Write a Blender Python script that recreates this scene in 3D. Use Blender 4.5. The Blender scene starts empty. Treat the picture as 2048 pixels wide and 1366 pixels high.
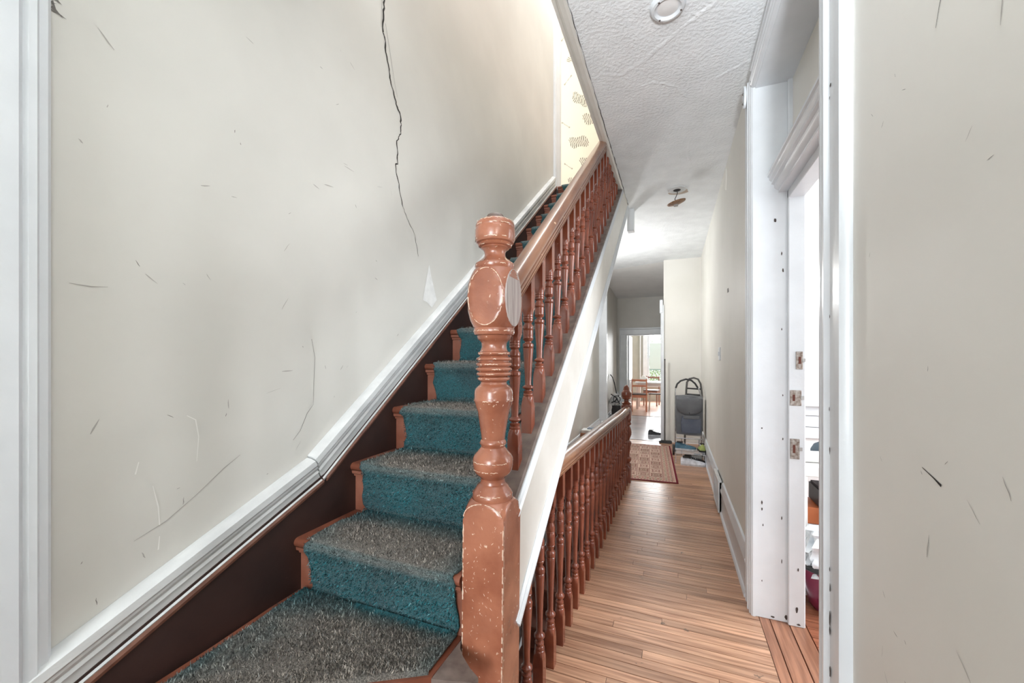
import bpy, bmesh, math, random
from mathutils import Vector, Matrix, noise
random.seed(7)
PI = math.pi
sc = bpy.context.scene
COL = sc.collection

# ---------------------------------------------------------------- camera, world, lights, exposure
cam_d = bpy.data.cameras.new('camera'); cam = bpy.data.objects.new('camera', cam_d); COL.objects.link(cam)
cam.location = (0, 0, 1.4); cam.rotation_euler = (PI/2, 0, math.radians(22.09))
cam_d.sensor_width = 36; cam_d.lens = 14.0; cam_d.shift_y = 0.0156; cam_d.clip_start = 0.02; cam_d.clip_end = 200
sc.camera = cam
w = bpy.data.worlds.new('sky'); sc.world = w; w.use_nodes = True
bg = w.node_tree.nodes['Background']; bg.inputs[0].default_value = (0.86, 0.93, 1.0, 1); bg.inputs[1].default_value = 1.6
def area(name, loc, rot, sx, sy, power, color=(1, 1, 1)):
    d = bpy.data.lights.new(name, 'AREA'); d.shape = 'RECTANGLE'; d.size = sx; d.size_y = sy
    d.energy = power; d.color = color
    o = bpy.data.objects.new(name, d); COL.objects.link(o); o.location = loc; o.rotation_euler = rot
    return o
R = math.radians
area('daylight_front_window', (-0.35, -4.55, 1.65), (R(90), 0, 0), 1.5, 2.4, 82, (0.93, 0.97, 1.0))
area('daylight_bedroom_window', (3.30, 2.15, 1.95), (R(90), 0, R(90)), 1.6, 1.9, 56, (0.94, 0.975, 1.0))
area('daylight_kitchen_window', (-0.27, 13.40, 1.5), (R(90), 0, R(180)), 1.0, 1.7, 82, (0.97, 0.99, 1.0))
area('daylight_attic_skylight', (-0.55, 3.4, 6.56), (0, 0, 0), 0.9, 2.6, 40, (1.0, 0.98, 0.955))
sc.view_settings.view_transform = 'Standard'; sc.view_settings.look = 'None'
sc.view_settings.gamma = 1.0; sc.view_settings.use_curve_mapping = False
sc.view_settings.exposure = 1.05
sc.cycles.max_bounces = 8; sc.cycles.diffuse_bounces = 5; sc.cycles.glossy_bounces = 3
sc.cycles.caustics_reflective = False; sc.cycles.caustics_refractive = False

# ---------------------------------------------------------------- helpers
def lin(c):
    return tuple(((v/255)/12.92 if v/255 <= 0.04045 else ((v/255+0.055)/1.055)**2.4) for v in c)
MATS = {}
def mat(name, rgb, rough=0.6, rgb2=None, scale=4.0, detail=4, bump=0.0, bscale=40.0, stretch=(1, 1, 1), contrast=(0.35, 0.65),
        chips=None, chip_scale=30.0, chip_thr=0.68, metallic=0.0, coat=0.0, spec=0.5, alpha=None, emit=None, objrand=0.0, trans=0.0):
    if name in MATS: return MATS[name]
    m = bpy.data.materials.new(name); m.use_nodes = True; nt = m.node_tree; N = nt.nodes; L = nt.links
    b = N['Principled BSDF']
    b.inputs['Roughness'].default_value = rough; b.inputs['Metallic'].default_value = metallic
    b.inputs['Specular IOR Level'].default_value = spec
    b.inputs['Coat Weight'].default_value = coat; b.inputs['Coat Roughness'].default_value = 0.15
    if trans: b.inputs['Transmission Weight'].default_value = trans
    if alpha is not None: b.inputs['Alpha'].default_value = alpha
    c1 = (*lin(rgb), 1)
    b.inputs['Base Color'].default_value = c1
    if emit:
        b.inputs['Emission Color'].default_value = c1; b.inputs['Emission Strength'].default_value = emit
    geo = N.new('ShaderNodeNewGeometry')
    mp = N.new('ShaderNodeMapping'); mp.inputs['Scale'].default_value = stretch
    vec = geo.outputs['Position']
    oi = None
    if objrand:
        oi = N.new('ShaderNodeObjectInfo')
        vm = N.new('ShaderNodeVectorMath'); vm.operation = 'MULTIPLY_ADD'
        cb = N.new('ShaderNodeCombineXYZ')
        for k in range(3): L.new(oi.outputs['Random'], cb.inputs[k])
        L.new(cb.outputs[0], vm.inputs[0]); vm.inputs[1].default_value = (31, 17, 23); L.new(vec, vm.inputs[2])
        vec = vm.outputs[0]
    L.new(vec, mp.inputs['Vector'])
    col = None
    if rgb2:
        n = N.new('ShaderNodeTexNoise'); n.inputs['Scale'].default_value = scale; n.inputs['Detail'].default_value = detail
        L.new(mp.outputs[0], n.inputs['Vector'])
        r = N.new('ShaderNodeValToRGB'); r.color_ramp.elements[0].position = contrast[0]; r.color_ramp.elements[1].position = contrast[1]
        r.color_ramp.elements[0].color = c1; r.color_ramp.elements[1].color = (*lin(rgb2), 1)
        L.new(n.outputs['Fac'], r.inputs['Fac']); col = r.outputs['Color']
    if objrand:
        hs = N.new('ShaderNodeHueSaturation')
        mr = N.new('ShaderNodeMapRange'); mr.inputs['To Min'].default_value = 1-objrand; mr.inputs['To Max'].default_value = 1+objrand
        L.new(oi.outputs['Random'], mr.inputs['Value']); L.new(mr.outputs[0], hs.inputs['Value'])
        if col: L.new(col, hs.inputs['Color'])
        else: hs.inputs['Color'].default_value = c1
        col = hs.outputs['Color']
    if chips:
        n2 = N.new('ShaderNodeTexNoise'); n2.inputs['Scale'].default_value = chip_scale; n2.inputs['Detail'].default_value = 5
        n2.inputs['Roughness'].default_value = 0.65
        L.new(geo.outputs['Position'], n2.inputs['Vector'])
        r2 = N.new('ShaderNodeValToRGB'); r2.color_ramp.elements[0].position = chip_thr; r2.color_ramp.elements[1].position = chip_thr+0.025
        r2.color_ramp.elements[0].color = (0, 0, 0, 1); r2.color_ramp.elements[1].color = (1, 1, 1, 1)
        L.new(n2.outputs['Fac'], r2.inputs['Fac'])
        mx = N.new('ShaderNodeMix'); mx.data_type = 'RGBA'
        L.new(r2.outputs['Color'], mx.inputs[0])
        if col: L.new(col, mx.inputs[6])
        else: mx.inputs[6].default_value = c1
        mx.inputs[7].default_value = (*lin(chips), 1)
        col = mx.outputs[2]
    if col: L.new(col, b.inputs['Base Color'])
    if bump:
        nb = N.new('ShaderNodeTexNoise'); nb.inputs['Scale'].default_value = bscale; nb.inputs['Detail'].default_value = 5
        L.new(mp.outputs[0], nb.inputs['Vector'])
        bp = N.new('ShaderNodeBump'); bp.inputs['Strength'].default_value = bump; bp.inputs['Distance'].default_value = 0.01
        L.new(nb.outputs['Fac'], bp.inputs['Height']); L.new(bp.outputs[0], b.inputs['Normal'])
    MATS[name] = m
    return m
def attr_mat(name, rough=0.9, bump=0.0, bscale=200, speck=None, speck_scale=260):
    """colour comes from the mesh's own colour attribute 'col' (print, weave, wear)"""
    m = bpy.data.materials.new(name); m.use_nodes = True; N = m.node_tree.nodes; L = m.node_tree.links
    b = N['Principled BSDF']; b.inputs['Roughness'].default_value = rough; b.inputs['Specular IOR Level'].default_value = 0.25
    a = N.new('ShaderNodeAttribute'); a.attribute_name = 'col'
    col = a.outputs['Color']
    geo = N.new('ShaderNodeNewGeometry')
    if speck:
        n = N.new('ShaderNodeTexNoise'); n.inputs['Scale'].default_value = speck_scale; n.inputs['Detail'].default_value = 3; n.inputs['Roughness'].default_value = 0.7
        L.new(geo.outputs['Position'], n.inputs['Vector'])
        mr = N.new('ShaderNodeMapRange'); mr.inputs['From Min'].default_value = 0.3; mr.inputs['From Max'].default_value = 0.7
        mr.inputs['To Min'].default_value = speck[0]; mr.inputs['To Max'].default_value = speck[1]
        L.new(n.outputs['Fac'], mr.inputs['Value'])
        hs = N.new('ShaderNodeHueSaturation'); L.new(mr.outputs[0], hs.inputs['Value']); L.new(col, hs.inputs['Color']); col = hs.outputs['Color']
    L.new(col, b.inputs['Base Color'])
    if bump:
        nb = N.new('ShaderNodeTexNoise'); nb.inputs['Scale'].default_value = bscale; L.new(geo.outputs['Position'], nb.inputs['Vector'])
        bp = N.new('ShaderNodeBump'); bp.inputs['Strength'].default_value = bump; bp.inputs['Distance'].default_value = 0.01
        L.new(nb.outputs['Fac'], bp.inputs['Height']); L.new(bp.outputs[0], b.inputs['Normal'])
    return m

class MB:
    def __init__(s): s.v = []; s.f = []
    def add(s, v, f):
        o = len(s.v); s.v += [tuple(p) for p in v]; s.f += [tuple(i+o for i in q) for q in f]; return s
    def box(s, x0, x1, y0, y1, z0, z1, c=0.0):
        if c <= 0:
            v = [(x, y, z) for z in (z0, z1) for y in (y0, y1) for x in (x0, x1)]
            return s.add(v, [(0, 2, 3, 1), (4, 5, 7, 6), (0, 1, 5, 4), (2, 6, 7, 3), (0, 4, 6, 2), (1, 3, 7, 5)])
        bm = bmesh.new(); bmesh.ops.create_cube(bm, size=1)
        for q in bm.verts:
            q.co = ((x0+x1)/2+q.co.x*(x1-x0), (y0+y1)/2+q.co.y*(y1-y0), (z0+z1)/2+q.co.z*(z1-z0))
        bmesh.ops.bevel(bm, geom=bm.edges[:], offset=c, segments=2 if c > 0.006 else 1, affect='EDGES', clamp_overlap=True)
        s.bm(bm); return s
    def bm(s, bm):
        bm.verts.index_update()
        s.add([q.co[:] for q in bm.verts], [[q.index for q in f.verts] for f in bm.faces]); bm.free(); return s
    def prism(s, poly, axis, a, b):
        """closed 2D polygon extruded along an axis: axis 0 -> poly is (y,z), 1 -> (x,z), 2 -> (x,y)"""
        def P(p, t):
            return (t, p[0], p[1]) if axis == 0 else ((p[0], t, p[1]) if axis == 1 else (p[0], p[1], t))
        n = len(poly); v = [P(p, a) for p in poly]+[P(p, b) for p in poly]
        return s.add(v, [tuple(range(n-1, -1, -1)), tuple(range(n, 2*n))]+[(i, (i+1) % n, n+(i+1) % n, n+i) for i in range(n)])
    def sweep(s, prof, p0, p1, U, V, cap=True):
        """closed 2D profile swept from p0 to p1, U and V the profile's axes"""
        U = Vector(U); V = Vector(V); n = len(prof); v = []
        for p in (Vector(p0), Vector(p1)): v += [p+U*a+V*b for a, b in prof]
        f = [(i, (i+1) % n, n+(i+1) % n, n+i) for i in range(n)]
        if cap: f += [tuple(range(n-1, -1, -1)), tuple(range(n, 2*n))]
        return s.add(v, f)
    def tube(s, pts, r, seg=8, closed=False):
        pts = [Vector(p) for p in pts]; n = len(pts); rings = []; ref = None
        rr = r if isinstance(r, (list, tuple)) else [r]*n
        for i in range(n):
            a = pts[i-1] if (i or closed) else pts[i]; b = pts[(i+1) % n] if (i < n-1 or closed) else pts[i]
            t = (b-a).normalized()
            if ref is None: ref = t.orthogonal().normalized()
            ref = (ref-t*ref.dot(t)).normalized(); w_ = t.cross(ref)
            rings.append([pts[i]+(ref*math.cos(2*PI*k/seg)+w_*math.sin(2*PI*k/seg))*rr[i] for k in range(seg)])
        v = [p for q in rings for p in q]; f = []
        for i in range(n if closed else n-1):
            j = (i+1) % n
            f += [(i*seg+k, i*seg+(k+1) % seg, j*seg+(k+1) % seg, j*seg+k) for k in range(seg)]
        if not closed: f += [tuple(range(seg-1, -1, -1)), tuple((n-1)*seg+k for k in range(seg))]
        return s.add(v, f)
    def turned(s, rings, seg=16, c=(0, 0), lean=0.0, z_lean=0.0):
        """lathe with square sections: rings of (z, radius, half_side or None); the square cuts the turned body"""
        v = []; f = []; n = len(rings)
        for z, r, a in rings:
            for k in range(seg):
                t = 2*PI*k/seg; ct, st = math.cos(t), math.sin(t)
                q = r if a is None else min(r, a/max(abs(ct), abs(st)))
                v.append((c[0]+q*ct+lean*(z-z_lean), c[1]+q*st, z))
        for i in range(n-1):
            f += [(i*seg+k, i*seg+(k+1) % seg, (i+1)*seg+(k+1) % seg, (i+1)*seg+k) for k in range(seg)]
        f += [tuple(range(seg-1, -1, -1)), tuple((n-1)*seg+k for k in range(seg))]
        return s.add(v, f)
    def ico(s, c, r, sub=2, sq=(1, 1, 1)):
        bm = bmesh.new(); bmesh.ops.create_icosphere(bm, subdivisions=sub, radius=1)
        for q in bm.verts: q.co = (c[0]+q.co.x*r*sq[0], c[1]+q.co.y*r*sq[1], c[2]+q.co.z*r*sq[2])
        return s.bm(bm)
    def move(s, M):
        s.v = [tuple(M @ Vector(p)) for p in s.v]; return s
    def mesh(s, name, m, smooth=None):
        me = bpy.data.meshes.new(name); me.from_pydata(s.v, [], s.f)
        me.materials.append(m)
        bm = bmesh.new(); bm.from_mesh(me); bmesh.ops.recalc_face_normals(bm, faces=bm.faces[:]); bm.to_mesh(me); bm.free()
        if smooth is not None:
            me.polygons.foreach_set('use_smooth', [True]*len(me.polygons)); me.set_sharp_from_angle(angle=R(smooth))
        me.update(); return me
    def build(s, name, m, parent=None, smooth=None, **tags):
        return link(name, s.mesh(name, m, smooth), parent, **tags)
def link(name, data, parent=None, loc=None, **tags):
    o = bpy.data.objects.new(name, data); COL.objects.link(o)
    if parent is not None: o.parent = parent
    if loc is not None: o.location = loc
    for k, v in tags.items(): o[k] = v
    return o
def thing(name, label, cat, loc=(0, 0, 0), rz=0.0, group=None):
    o = bpy.data.objects.new(name, None); COL.objects.link(o); o.empty_display_size = 0.1
    o.location = loc; o.rotation_euler = (0, 0, rz); o['label'] = label; o['category'] = cat
    if group: o['group'] = group
    return o
def struct(name, mb, m, label=None, smooth=None):
    o = mb.build(name, m, None, smooth, kind='structure')
    if label: o['label'] = label
    return o
def ribbon(mb, pts, widths, to3d, nrm_off):
    """a thin irregular strip following a polyline in a wall's own 2D coordinates"""
    n = len(pts); v = []
    for i, (a, b) in enumerate(pts):
        p0 = pts[max(i-1, 0)]; p1 = pts[min(i+1, n-1)]
        dx, dy = p1[0]-p0[0], p1[1]-p0[1]; l = math.hypot(dx, dy) or 1
        nx, ny = -dy/l, dx/l; w_ = widths[i]/2 if isinstance(widths, (list, tuple)) else widths/2
        v += [to3d(a+nx*w_, b+ny*w_, nrm_off), to3d(a-nx*w_, b-ny*w_, nrm_off)]
    mb.add(v, [(2*i, 2*i+2, 2*i+3, 2*i+1) for i in range(n-1)])

# ---------------------------------------------------------------- materials
M_wall = mat('aged_cream_wall_paint', (215, 213, 207), 0.55, (207, 205, 199), 2.2, 5, 0.08, 9)
M_wall2 = mat('warm_cream_wall_paint', (228, 226, 220), 0.55, (221, 219, 212), 1.6, 5, 0.06, 10)
M_white = mat('white_gloss_trim_paint', (222, 226, 230), 0.28, (215, 219, 223), 6, 3, 0.05, 60)
M_whitew = mat('worn_white_trim_paint', (218, 220, 220), 0.35, (192, 194, 195), 9, 6, 0.12, 70, stretch=(1, 0.35, 1), chips=(150, 128, 112), chip_scale=26, chip_thr=0.72)
M_string = mat('cream_gloss_string_paint', (228, 226, 220), 0.35, (218, 215, 208), 5, 4, 0.05, 40)
M_ceil = mat('stippled_ceiling_paint', (240, 244, 247), 0.8, (232, 236, 239), 7, 6, 0.6, 55)
M_ceil2 = mat('smooth_plaster_ceiling', (238, 238, 238), 0.8, (231, 231, 231), 3, 4, 0.15, 14)
M_red = mat('red_brown_paint', (138, 74, 52), 0.25, (112, 56, 40), 7, 5, 0.05, 50, chips=(214, 178, 150), chip_scale=60, chip_thr=0.73, coat=0.3)
M_newel = mat('worn_red_brown_newel_paint', (172, 110, 84), 0.24, (140, 82, 60), 9, 7, 0.10, 60, chips=(226, 198, 176), chip_scale=60, chip_thr=0.66, coat=0.5)
M_redtread = mat('red_brown_tread_paint', (134, 78, 58), 0.4, (104, 58, 42), 8, 5, 0.05, 50, chips=(210, 164, 132), chip_scale=40, chip_thr=0.71)
M_bare = mat('bare_scraped_wood_grey', (190, 180, 176), 0.7, (160, 146, 142), 30, 5, 0.1, 60, stretch=(3, 3, 0.25))
M_rail = mat('worn_varnished_handrail_wood', (160, 114, 86), 0.28, (116, 74, 54), 5, 6, 0.04, 60, stretch=(4, 0.5, 0.5), chips=(206, 172, 142), chip_scale=22, chip_thr=0.66, coat=0.3)
M_skirt = mat('dark_brown_string_paint', (60, 41, 37), 0.45, (50, 34, 31), 6, 5, 0.05, 40, chips=(150, 110, 90), chip_scale=45, chip_thr=0.76)
M_skirtedge = mat('scraped_red_brown_edge', (92, 58, 47), 0.5, (126, 86, 70), 18, 5)
M_capgrey = mat('dusty_grey_brown_paint', (126, 112, 104), 0.6, (98, 84, 78), 20, 5)
M_plank = mat('oak_strip_floor', (206, 162, 132), 0.33, (150, 108, 84), 9, 8, 0.06, 40, stretch=(0.35, 6, 1), contrast=(0.36, 0.70), objrand=0.22, chips=(124, 98, 82), chip_scale=7, chip_thr=0.66, coat=0.15)
M_plank2 = mat('dark_oak_border_floor', (178, 126, 98), 0.35, (136, 92, 70), 9, 8, 0.05, 40, stretch=(6, 0.35, 1), objrand=0.12, coat=0.15)
M_plank3 = mat('red_oak_bedroom_floor', (172, 110, 82), 0.35, (132, 80, 58), 9, 8, 0.05, 40, stretch=(0.35, 6, 1), objrand=0.12, coat=0.15)
M_sub = mat('dark_floor_gap', (52, 34, 26), 0.9)
M_greyfl = mat('smooth_grey_floor', (176, 176, 180), 0.22, (160, 160, 166), 3, 4, 0.02, 30)  # even pale grey, set apart from the hall boards
M_kitfl = mat('pale_pink_kitchen_floor', (206, 172, 156), 0.3, (190, 152, 136), 3, 4)
M_dark = mat('dark_void_paint', (38, 32, 30), 0.9)
M_crack = mat('dark_plaster_crack', (46, 42, 40), 0.9)
M_scuff = mat('grey_scuff', (120, 116, 112), 0.8)
M_scuffl = mat('faint_grey_scuff', (170, 166, 161), 0.8)
M_scuffw = mat('white_scratch', (232, 230, 226), 0.8)
M_plaster = mat('bare_white_plaster', (232, 232, 230), 0.9, (222, 222, 220), 30, 3)
M_chip = mat('dark_paint_chip', (70, 60, 56), 0.8)
M_metal = mat('steel', (170, 168, 166), 0.35, metallic=0.9)
M_chrome = mat('chrome_tube', (205, 205, 208), 0.2, metallic=1.0)
M_black = mat('black_plastic', (38, 38, 40), 0.45)
M_greyfab = mat('grey_coated_fabric', (104, 106, 110), 0.55, (90, 92, 97), 7, 4, 0.35, 9)
M_bluefab = mat('blue_grey_coated_fabric', (74, 82, 100), 0.5, (92, 98, 112), 6, 4, 0.35, 9)
M_glass = mat('window_glass', (225, 240, 236), 0.03, alpha=0.12)

# ---------------------------------------------------------------- main dimensions (metres)
XL = -1.28          # left wall
XR = 0.41           # right wall
ZC = 3.02           # hall ceiling
SX = -0.455         # outer face of the stair's white string
GO, RI = 0.268, 0.2035
NY0, NZ0 = 1.022, 0.754      # lowest straight nosing
NS = 13
def top_line(Y): return 0.957+0.742*(Y-1.176)      # top of the white outer string
def bot_line(Y): return 0.577+0.742*(Y-1.176)      # its lower edge
def rail_z(Y): return 1.593+0.752*(Y-1.253)        # underside of the sloping handrail

# ---------------------------------------------------------------- the setting
# left wall: one tall wall beside the flight, going on below and past the stairwell
wl = MB(); wl.box(XL-0.14, XL, -4.6, 4.60, -2.9, 6.6); wl.box(XL-0.14, XL, 4.60, 10.05, -2.9, ZC)
wall_left = struct('wall_left', wl, M_wall, 'tall cream plaster wall beside the staircase with a long crack')
wr = MB(); wr.box(XR, 0.60, -4.6, 1.385, 0, ZC); wr.box(XR, 0.60, 2.53, 7.1, 0, ZC); wr.box(XR, 0.60, 1.385, 2.53, 2.90, ZC)
wall_right = struct('wall_right', wr, M_wall2, 'cream plaster wall on the right of the hall')
wb = MB(); wb.box(-1.42, -1.12, -4.75, -4.6, 0, ZC); wb.box(0.42, 0.6, -4.75, -4.6, 0, ZC); wb.box(-1.12, 0.42, -4.75, -4.6, 0, 0.7); wb.box(-1.12, 0.42, -4.75, -4.6, 2.8, ZC)
struct('wall_back', wb, M_wall, 'cream wall with a wide window behind the camera')
wf = MB(); wf.box(-0.155, 0.60, 7.1, 9.99, 0, ZC)
wall_bulk = struct('wall_far', wf, M_wall2, 'pale wall block at the end of the hall behind the shopping trolley')
ws = MB(); ws.box(-1.28, -1.06, 10.0, 10.14, 0, ZC); ws.box(-0.24, 0.0, 10.0, 10.14, 0, ZC); ws.box(-1.06, -0.24, 10.0, 10.14, 1.96, ZC)
struct('wall_kitchen', ws, M_wall, 'cream wall around the kitchen doorway')
struct('wall_pilaster', MB().prism([(XL, 0.24), (-1.19, 0.24), (-1.14, 0.0), (-1.14, ZC), (XL, ZC)], 1, 7.45, 7.52), M_white, 'white boxed wall end past the stairwell')
# upstairs
struct('wall_attic_back', MB().box(-2.2, 0.9, 5.35, 5.45, ZC+0.035, 6.6), M_wall, 'upstairs wall behind the wallpaper')
struct('wall_attic_right', MB().box(0.75, 0.85, 1.1, 5.4, ZC+0.035, 6.6), M_wall2)
struct('wall_attic_front', MB().box(-1.28, 0.85, 1.1, 1.2, ZC+0.3, 6.6), M_wall2)
struct('wall_attic_left', MB().box(-2.3, -2.2, 4.6, 5.4, ZC+0.035, 6.6), M_wall2)
at = MB(); at.box(-2.3, 0.9, 4.3, 5.5, 6.6, 6.65); at.box(-1.42, -1.0, 1.1, 4.3, 6.6, 6.65); at.box(-0.1, 0.9, 1.1, 4.3, 6.6, 6.65); at.box(-1.0, -0.1, 1.1, 1.9, 6.6, 6.65)
struct('ceiling_attic', at, M_ceil2, 'upstairs ceiling with a skylight opening')
struct('floor_attic', MB().box(SX, 0.85, 1.2, 4.48, ZC+0.04, ZC+0.30).box(-2.2, 0.85, 4.62, 5.4, ZC+0.06, 3.39), M_plank3, 'upstairs floor')
# ceiling of the hall: solid strip beside the stair opening, whole beyond it
ce = MB(); ce.box(SX-0.005, 0.6, 1.25, 4.49, ZC, ZC+0.04); ce.box(-1.42, 0.6, -4.75, 1.25, ZC, ZC+0.04); ce.box(XL, 0.6, 4.49, 10.1, ZC, ZC+0.04)
ceiling = struct('ceiling', ce, M_ceil, 'stippled grey-white hall ceiling')
for pts, wd in (([(-0.44, 2.35), (-0.38, 2.30), (-0.28, 2.36), (-0.14, 2.28), (0.05, 2.12), (0.2, 2.02)], 0.035),
                ([(-0.26, 2.52), (-0.12, 2.48), (0.02, 2.58), (0.08, 2.72)], 0.03),
                ([(0.12, 3.2), (0.10, 3.45), (0.14, 3.7)], 0.03), ([(0.2, 2.6), (0.34, 2.52), (0.4, 2.5)], 0.03),
                ([(-0.4, 4.12), (-0.2, 4.02), (0.1, 4.10), (0.38, 3.98)], 0.05)):
    m = MB()
    fine = []
    for i in range(len(pts)-1):
        for k in range(5):
            t = k/5; fine.append((pts[i][0]*(1-t)+pts[i+1][0]*t+random.uniform(-.006, .006), pts[i][1]*(1-t)+pts[i+1][1]*t+random.uniform(-.006, .006)))
    fine.append(pts[-1])
    wds = [wd*random.uniform(0.6, 1.2) for _ in fine]
    n = len(fine); v = []
    for i, (a, b) in enumerate(fine):
        h = 0.0035*(0.5+random.random()) if 0 < i < n-1 else 0.0
        p0 = fine[max(i-1, 0)]; p1 = fine[min(i+1, n-1)]; l = math.hypot(p1[0]-p0[0], p1[1]-p0[1]) or 1
        nx, ny = -(p1[1]-p0[1])/l, (p1[0]-p0[0])/l
        v += [(a+nx*wds[i]/2, b+ny*wds[i]/2, ZC+0.0005), (a, b, ZC-h), (a-nx*wds[i]/2, b-ny*wds[i]/2, ZC+0.0005)]
    m.add(v, [(3*i+j, 3*i+3+j, 3*i+4+j, 3*i+1+j) for i in range(n-1) for j in (0, 1)])
    m.build('plaster_ridge', M_ceil, ceiling, 60)
# trim round the stair opening
struct('trim_1', MB().sweep([(0, 0), (0.045, 0), (0.045, -0.012), (0.034, -0.02), (0.012, -0.02), (0, -0.012)], (SX-0.04, 1.25, ZC+0.005), (SX-0.04, 4.46, ZC+0.005), (1, 0, 0), (0, 0, 1)).box(SX-0.06, SX-0.005, 1.25, 4.46, ZC+0.001, ZC+0.32), M_string, 'narrow trim along the edge of the stair opening in the ceiling')
m = MB(); y = 1.3; pts = []
while y < 4.4:
    pts.append((SX+0.009+random.uniform(-.003, .003), y)); y += random.uniform(.02, .09)
ribbon(m, pts, [random.uniform(.001, .006) for _ in pts], lambda a, b, o: (a, b, ZC-o), 0.0012)
m.build('ceiling_edge_crack', M_crack, ceiling)
# vertical corner trim at the top of the flight
struct('trim_2', MB().prism([(XL-0.03, 4.42), (XL+0.018, 4.42), (XL+0.03, 4.45), (XL+0.022, 4.50), (XL+0.034, 4.56), (XL+0.034, 4.63), (XL-0.03, 4.63)], 2, 3.36, 6.6), M_white, 'white corner trim where the left wall ends upstairs')
struct('trim_3', MB().prism([(-0.155, 7.085), (-0.155, 7.10), (-0.175, 7.12), (-0.20, 7.12), (-0.20, 7.09), (-0.175, 7.075), (-0.15, 7.075)], 2, 0, 2.27).box(-0.215, -0.165, 7.07, 7.12, 2.14, 2.36, 0.006), M_white, 'white corner trim left of the shopping trolley')
struct('trim_4', MB().box(-0.47, -0.40, 4.50, 4.60, 2.78, ZC, 0.004), M_white, 'small white box-out where the stair meets the ceiling')

# ---- floors with single boards
unit = MB().box(-0.5, 0.5, -0.5, 0.5, -0.5, 0.5)
def plank_mesh(name, m):
    bm = bmesh.new(); bmesh.ops.create_cube(bm, size=1)
    for q in bm.verts:
        if q.co.z > 0: q.co.x *= 0.999; q.co.y *= 0.955
    a = MB().bm(bm); return a.mesh(name, m)
pm1, pm2, pm3 = plank_mesh('plank', M_plank), plank_mesh('plank', M_plank2), plank_mesh('plank', M_plank3)
def plank(me, parent, x0, x1, y0, y1, zt, th=0.018, along='x'):
    o = link('plank', me, parent)
    if along == 'x':
        o.scale = (x1-x0, y1-y0, th); o.location = ((x0+x1)/2, (y0+y1)/2, zt-th/2+random.uniform(-.0006, .0003))
    else:
        o.scale = (y1-y0, x1-x0, th); o.rotation_euler = (0, 0, PI/2); o.location = ((x0+x1)/2, (y0+y1)/2, zt-th/2)
    return o
fl = MB(); fl.box(-0.555, XR+0.02, -0.3, 4.66, -0.20, -0.012); fl.box(XL, XR+0.02, -4.6, -0.3, -0.20, -0.002); fl.box(XL, XR+0.02, 4.66, 7.1, -0.20, -0.012)
floor = struct('floor', fl, M_sub, 'worn orange-brown strip floor of the hall')
PW = 0.057; y = 0.35; row = 0
while y < 7.08:
    xa = -0.553 if y+PW < 4.67 else XL+0.001
    xb = XR+0.015
    y1 = min(y+PW-0.0016, 7.098)
    cut = None
    if random.random() < 0.42: cut = random.uniform(xa+0.2, xb-0.2)
    if cut: plank(pm1, floor, xa, cut-0.0008, y, y1, 0); plank(pm1, floor, cut+0.0008, xb, y, y1, 0)
    else: plank(pm1, floor, xa, xb, y, y1, 0)
    y += PW; row += 1
th = struct('floor_threshold', MB().box(XR+0.02, 0.64, 1.38, 2.54, -0.2, -0.012), M_sub, 'lengthwise boards across the bedroom doorway')
for x0, x1 in ((0.426, 0.474), (0.476, 0.56), (0.562, 0.638)): plank(pm2, th, x0, x1, 1.385, 2.53, 0.001, along='y')
fr = struct('floor_bedroom', MB().box(0.64, 3.4, 0.2, 4.3, -0.2, -0.012), M_sub, 'reddish bedroom floor seen through the doorway')
y = 1.2
while y < 4.25:
    plank(pm3, fr, 0.642, 1.9, y, y+PW*1.25-0.0015, 0); plank(pm3, fr, 1.902, 3.39, y, y+PW*1.25-0.0015, 0); y += PW*1.25
struct('floor_passage', MB().box(XL, -0.155, 7.1, 10.02, -0.2, 0.0).box(-1.28, -0.155, 7.08, 7.11, 0.0, 0.006), M_greyfl, 'pale grey shiny floor of the passage before the kitchen')
struct('floor_kitchen', MB().box(-1.7, 1.3, 10.02, 13.7, -0.2, 0.0).box(-1.06, -0.24, 10.0, 10.06, 0.0, 0.008), M_kitfl, 'pinkish kitchen floor')
struct('trim_5', MB().box(-0.575, -0.553, 1.0, 4.68, -0.30, 0.012).box(XL, -0.553, 4.655, 4.675, -0.2, 0.012), M_capgrey, 'dusty board at the edge of the stairwell opening')
struct('wall_stairwell', MB().box(-0.553, -0.50, -0.2, 4.66, -2.9, -0.2).box(XL, -0.5, -0.3, -0.2, -2.9, 0.0), M_wall, 'wall below the hall floor beside the lower flight')
struct('floor_below', MB().box(XL, -0.5, -0.3, 4.7, -3.0, -2.9), M_dark)

# ---- baseboards
base_prof = [(0, 0), (-0.030, 0), (-0.030, 0.018), (-0.022, 0.030), (-0.018, 0.032), (-0.018, 0.19), (-0.024, 0.20), (-0.028, 0.222), (-0.018, 0.240), (-0.020, 0.262), (-0.012, 0.285), (0, 0.29)]
struct('baseboard_right', MB().sweep(base_prof, (XR, 2.665, 0), (XR, 3.98, 0), (1, 0, 0), (0, 0, 1)).sweep(base_prof, (XR, 4.42, 0), (XR, 7.1, 0), (1, 0, 0), (0, 0, 1)), M_white, 'tall white moulded baseboard along the right wall', 40)
struct('baseboard_left', MB().sweep([(-a, b*0.95) for a, b in base_prof], (XL, 4.7, 0), (XL, 7.45, 0), (1, 0, 0), (0, 0, 1)), M_white, 'white baseboard along the left wall past the stairwell', 40)
struct('baseboard_passage', MB().sweep([(-a, b*0.8) for a, b in base_prof], (XL, 7.52, 0), (XL, 10.0, 0), (1, 0, 0), (0, 0, 1)), M_white, 'white baseboard along the far passage wall', 40)
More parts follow.
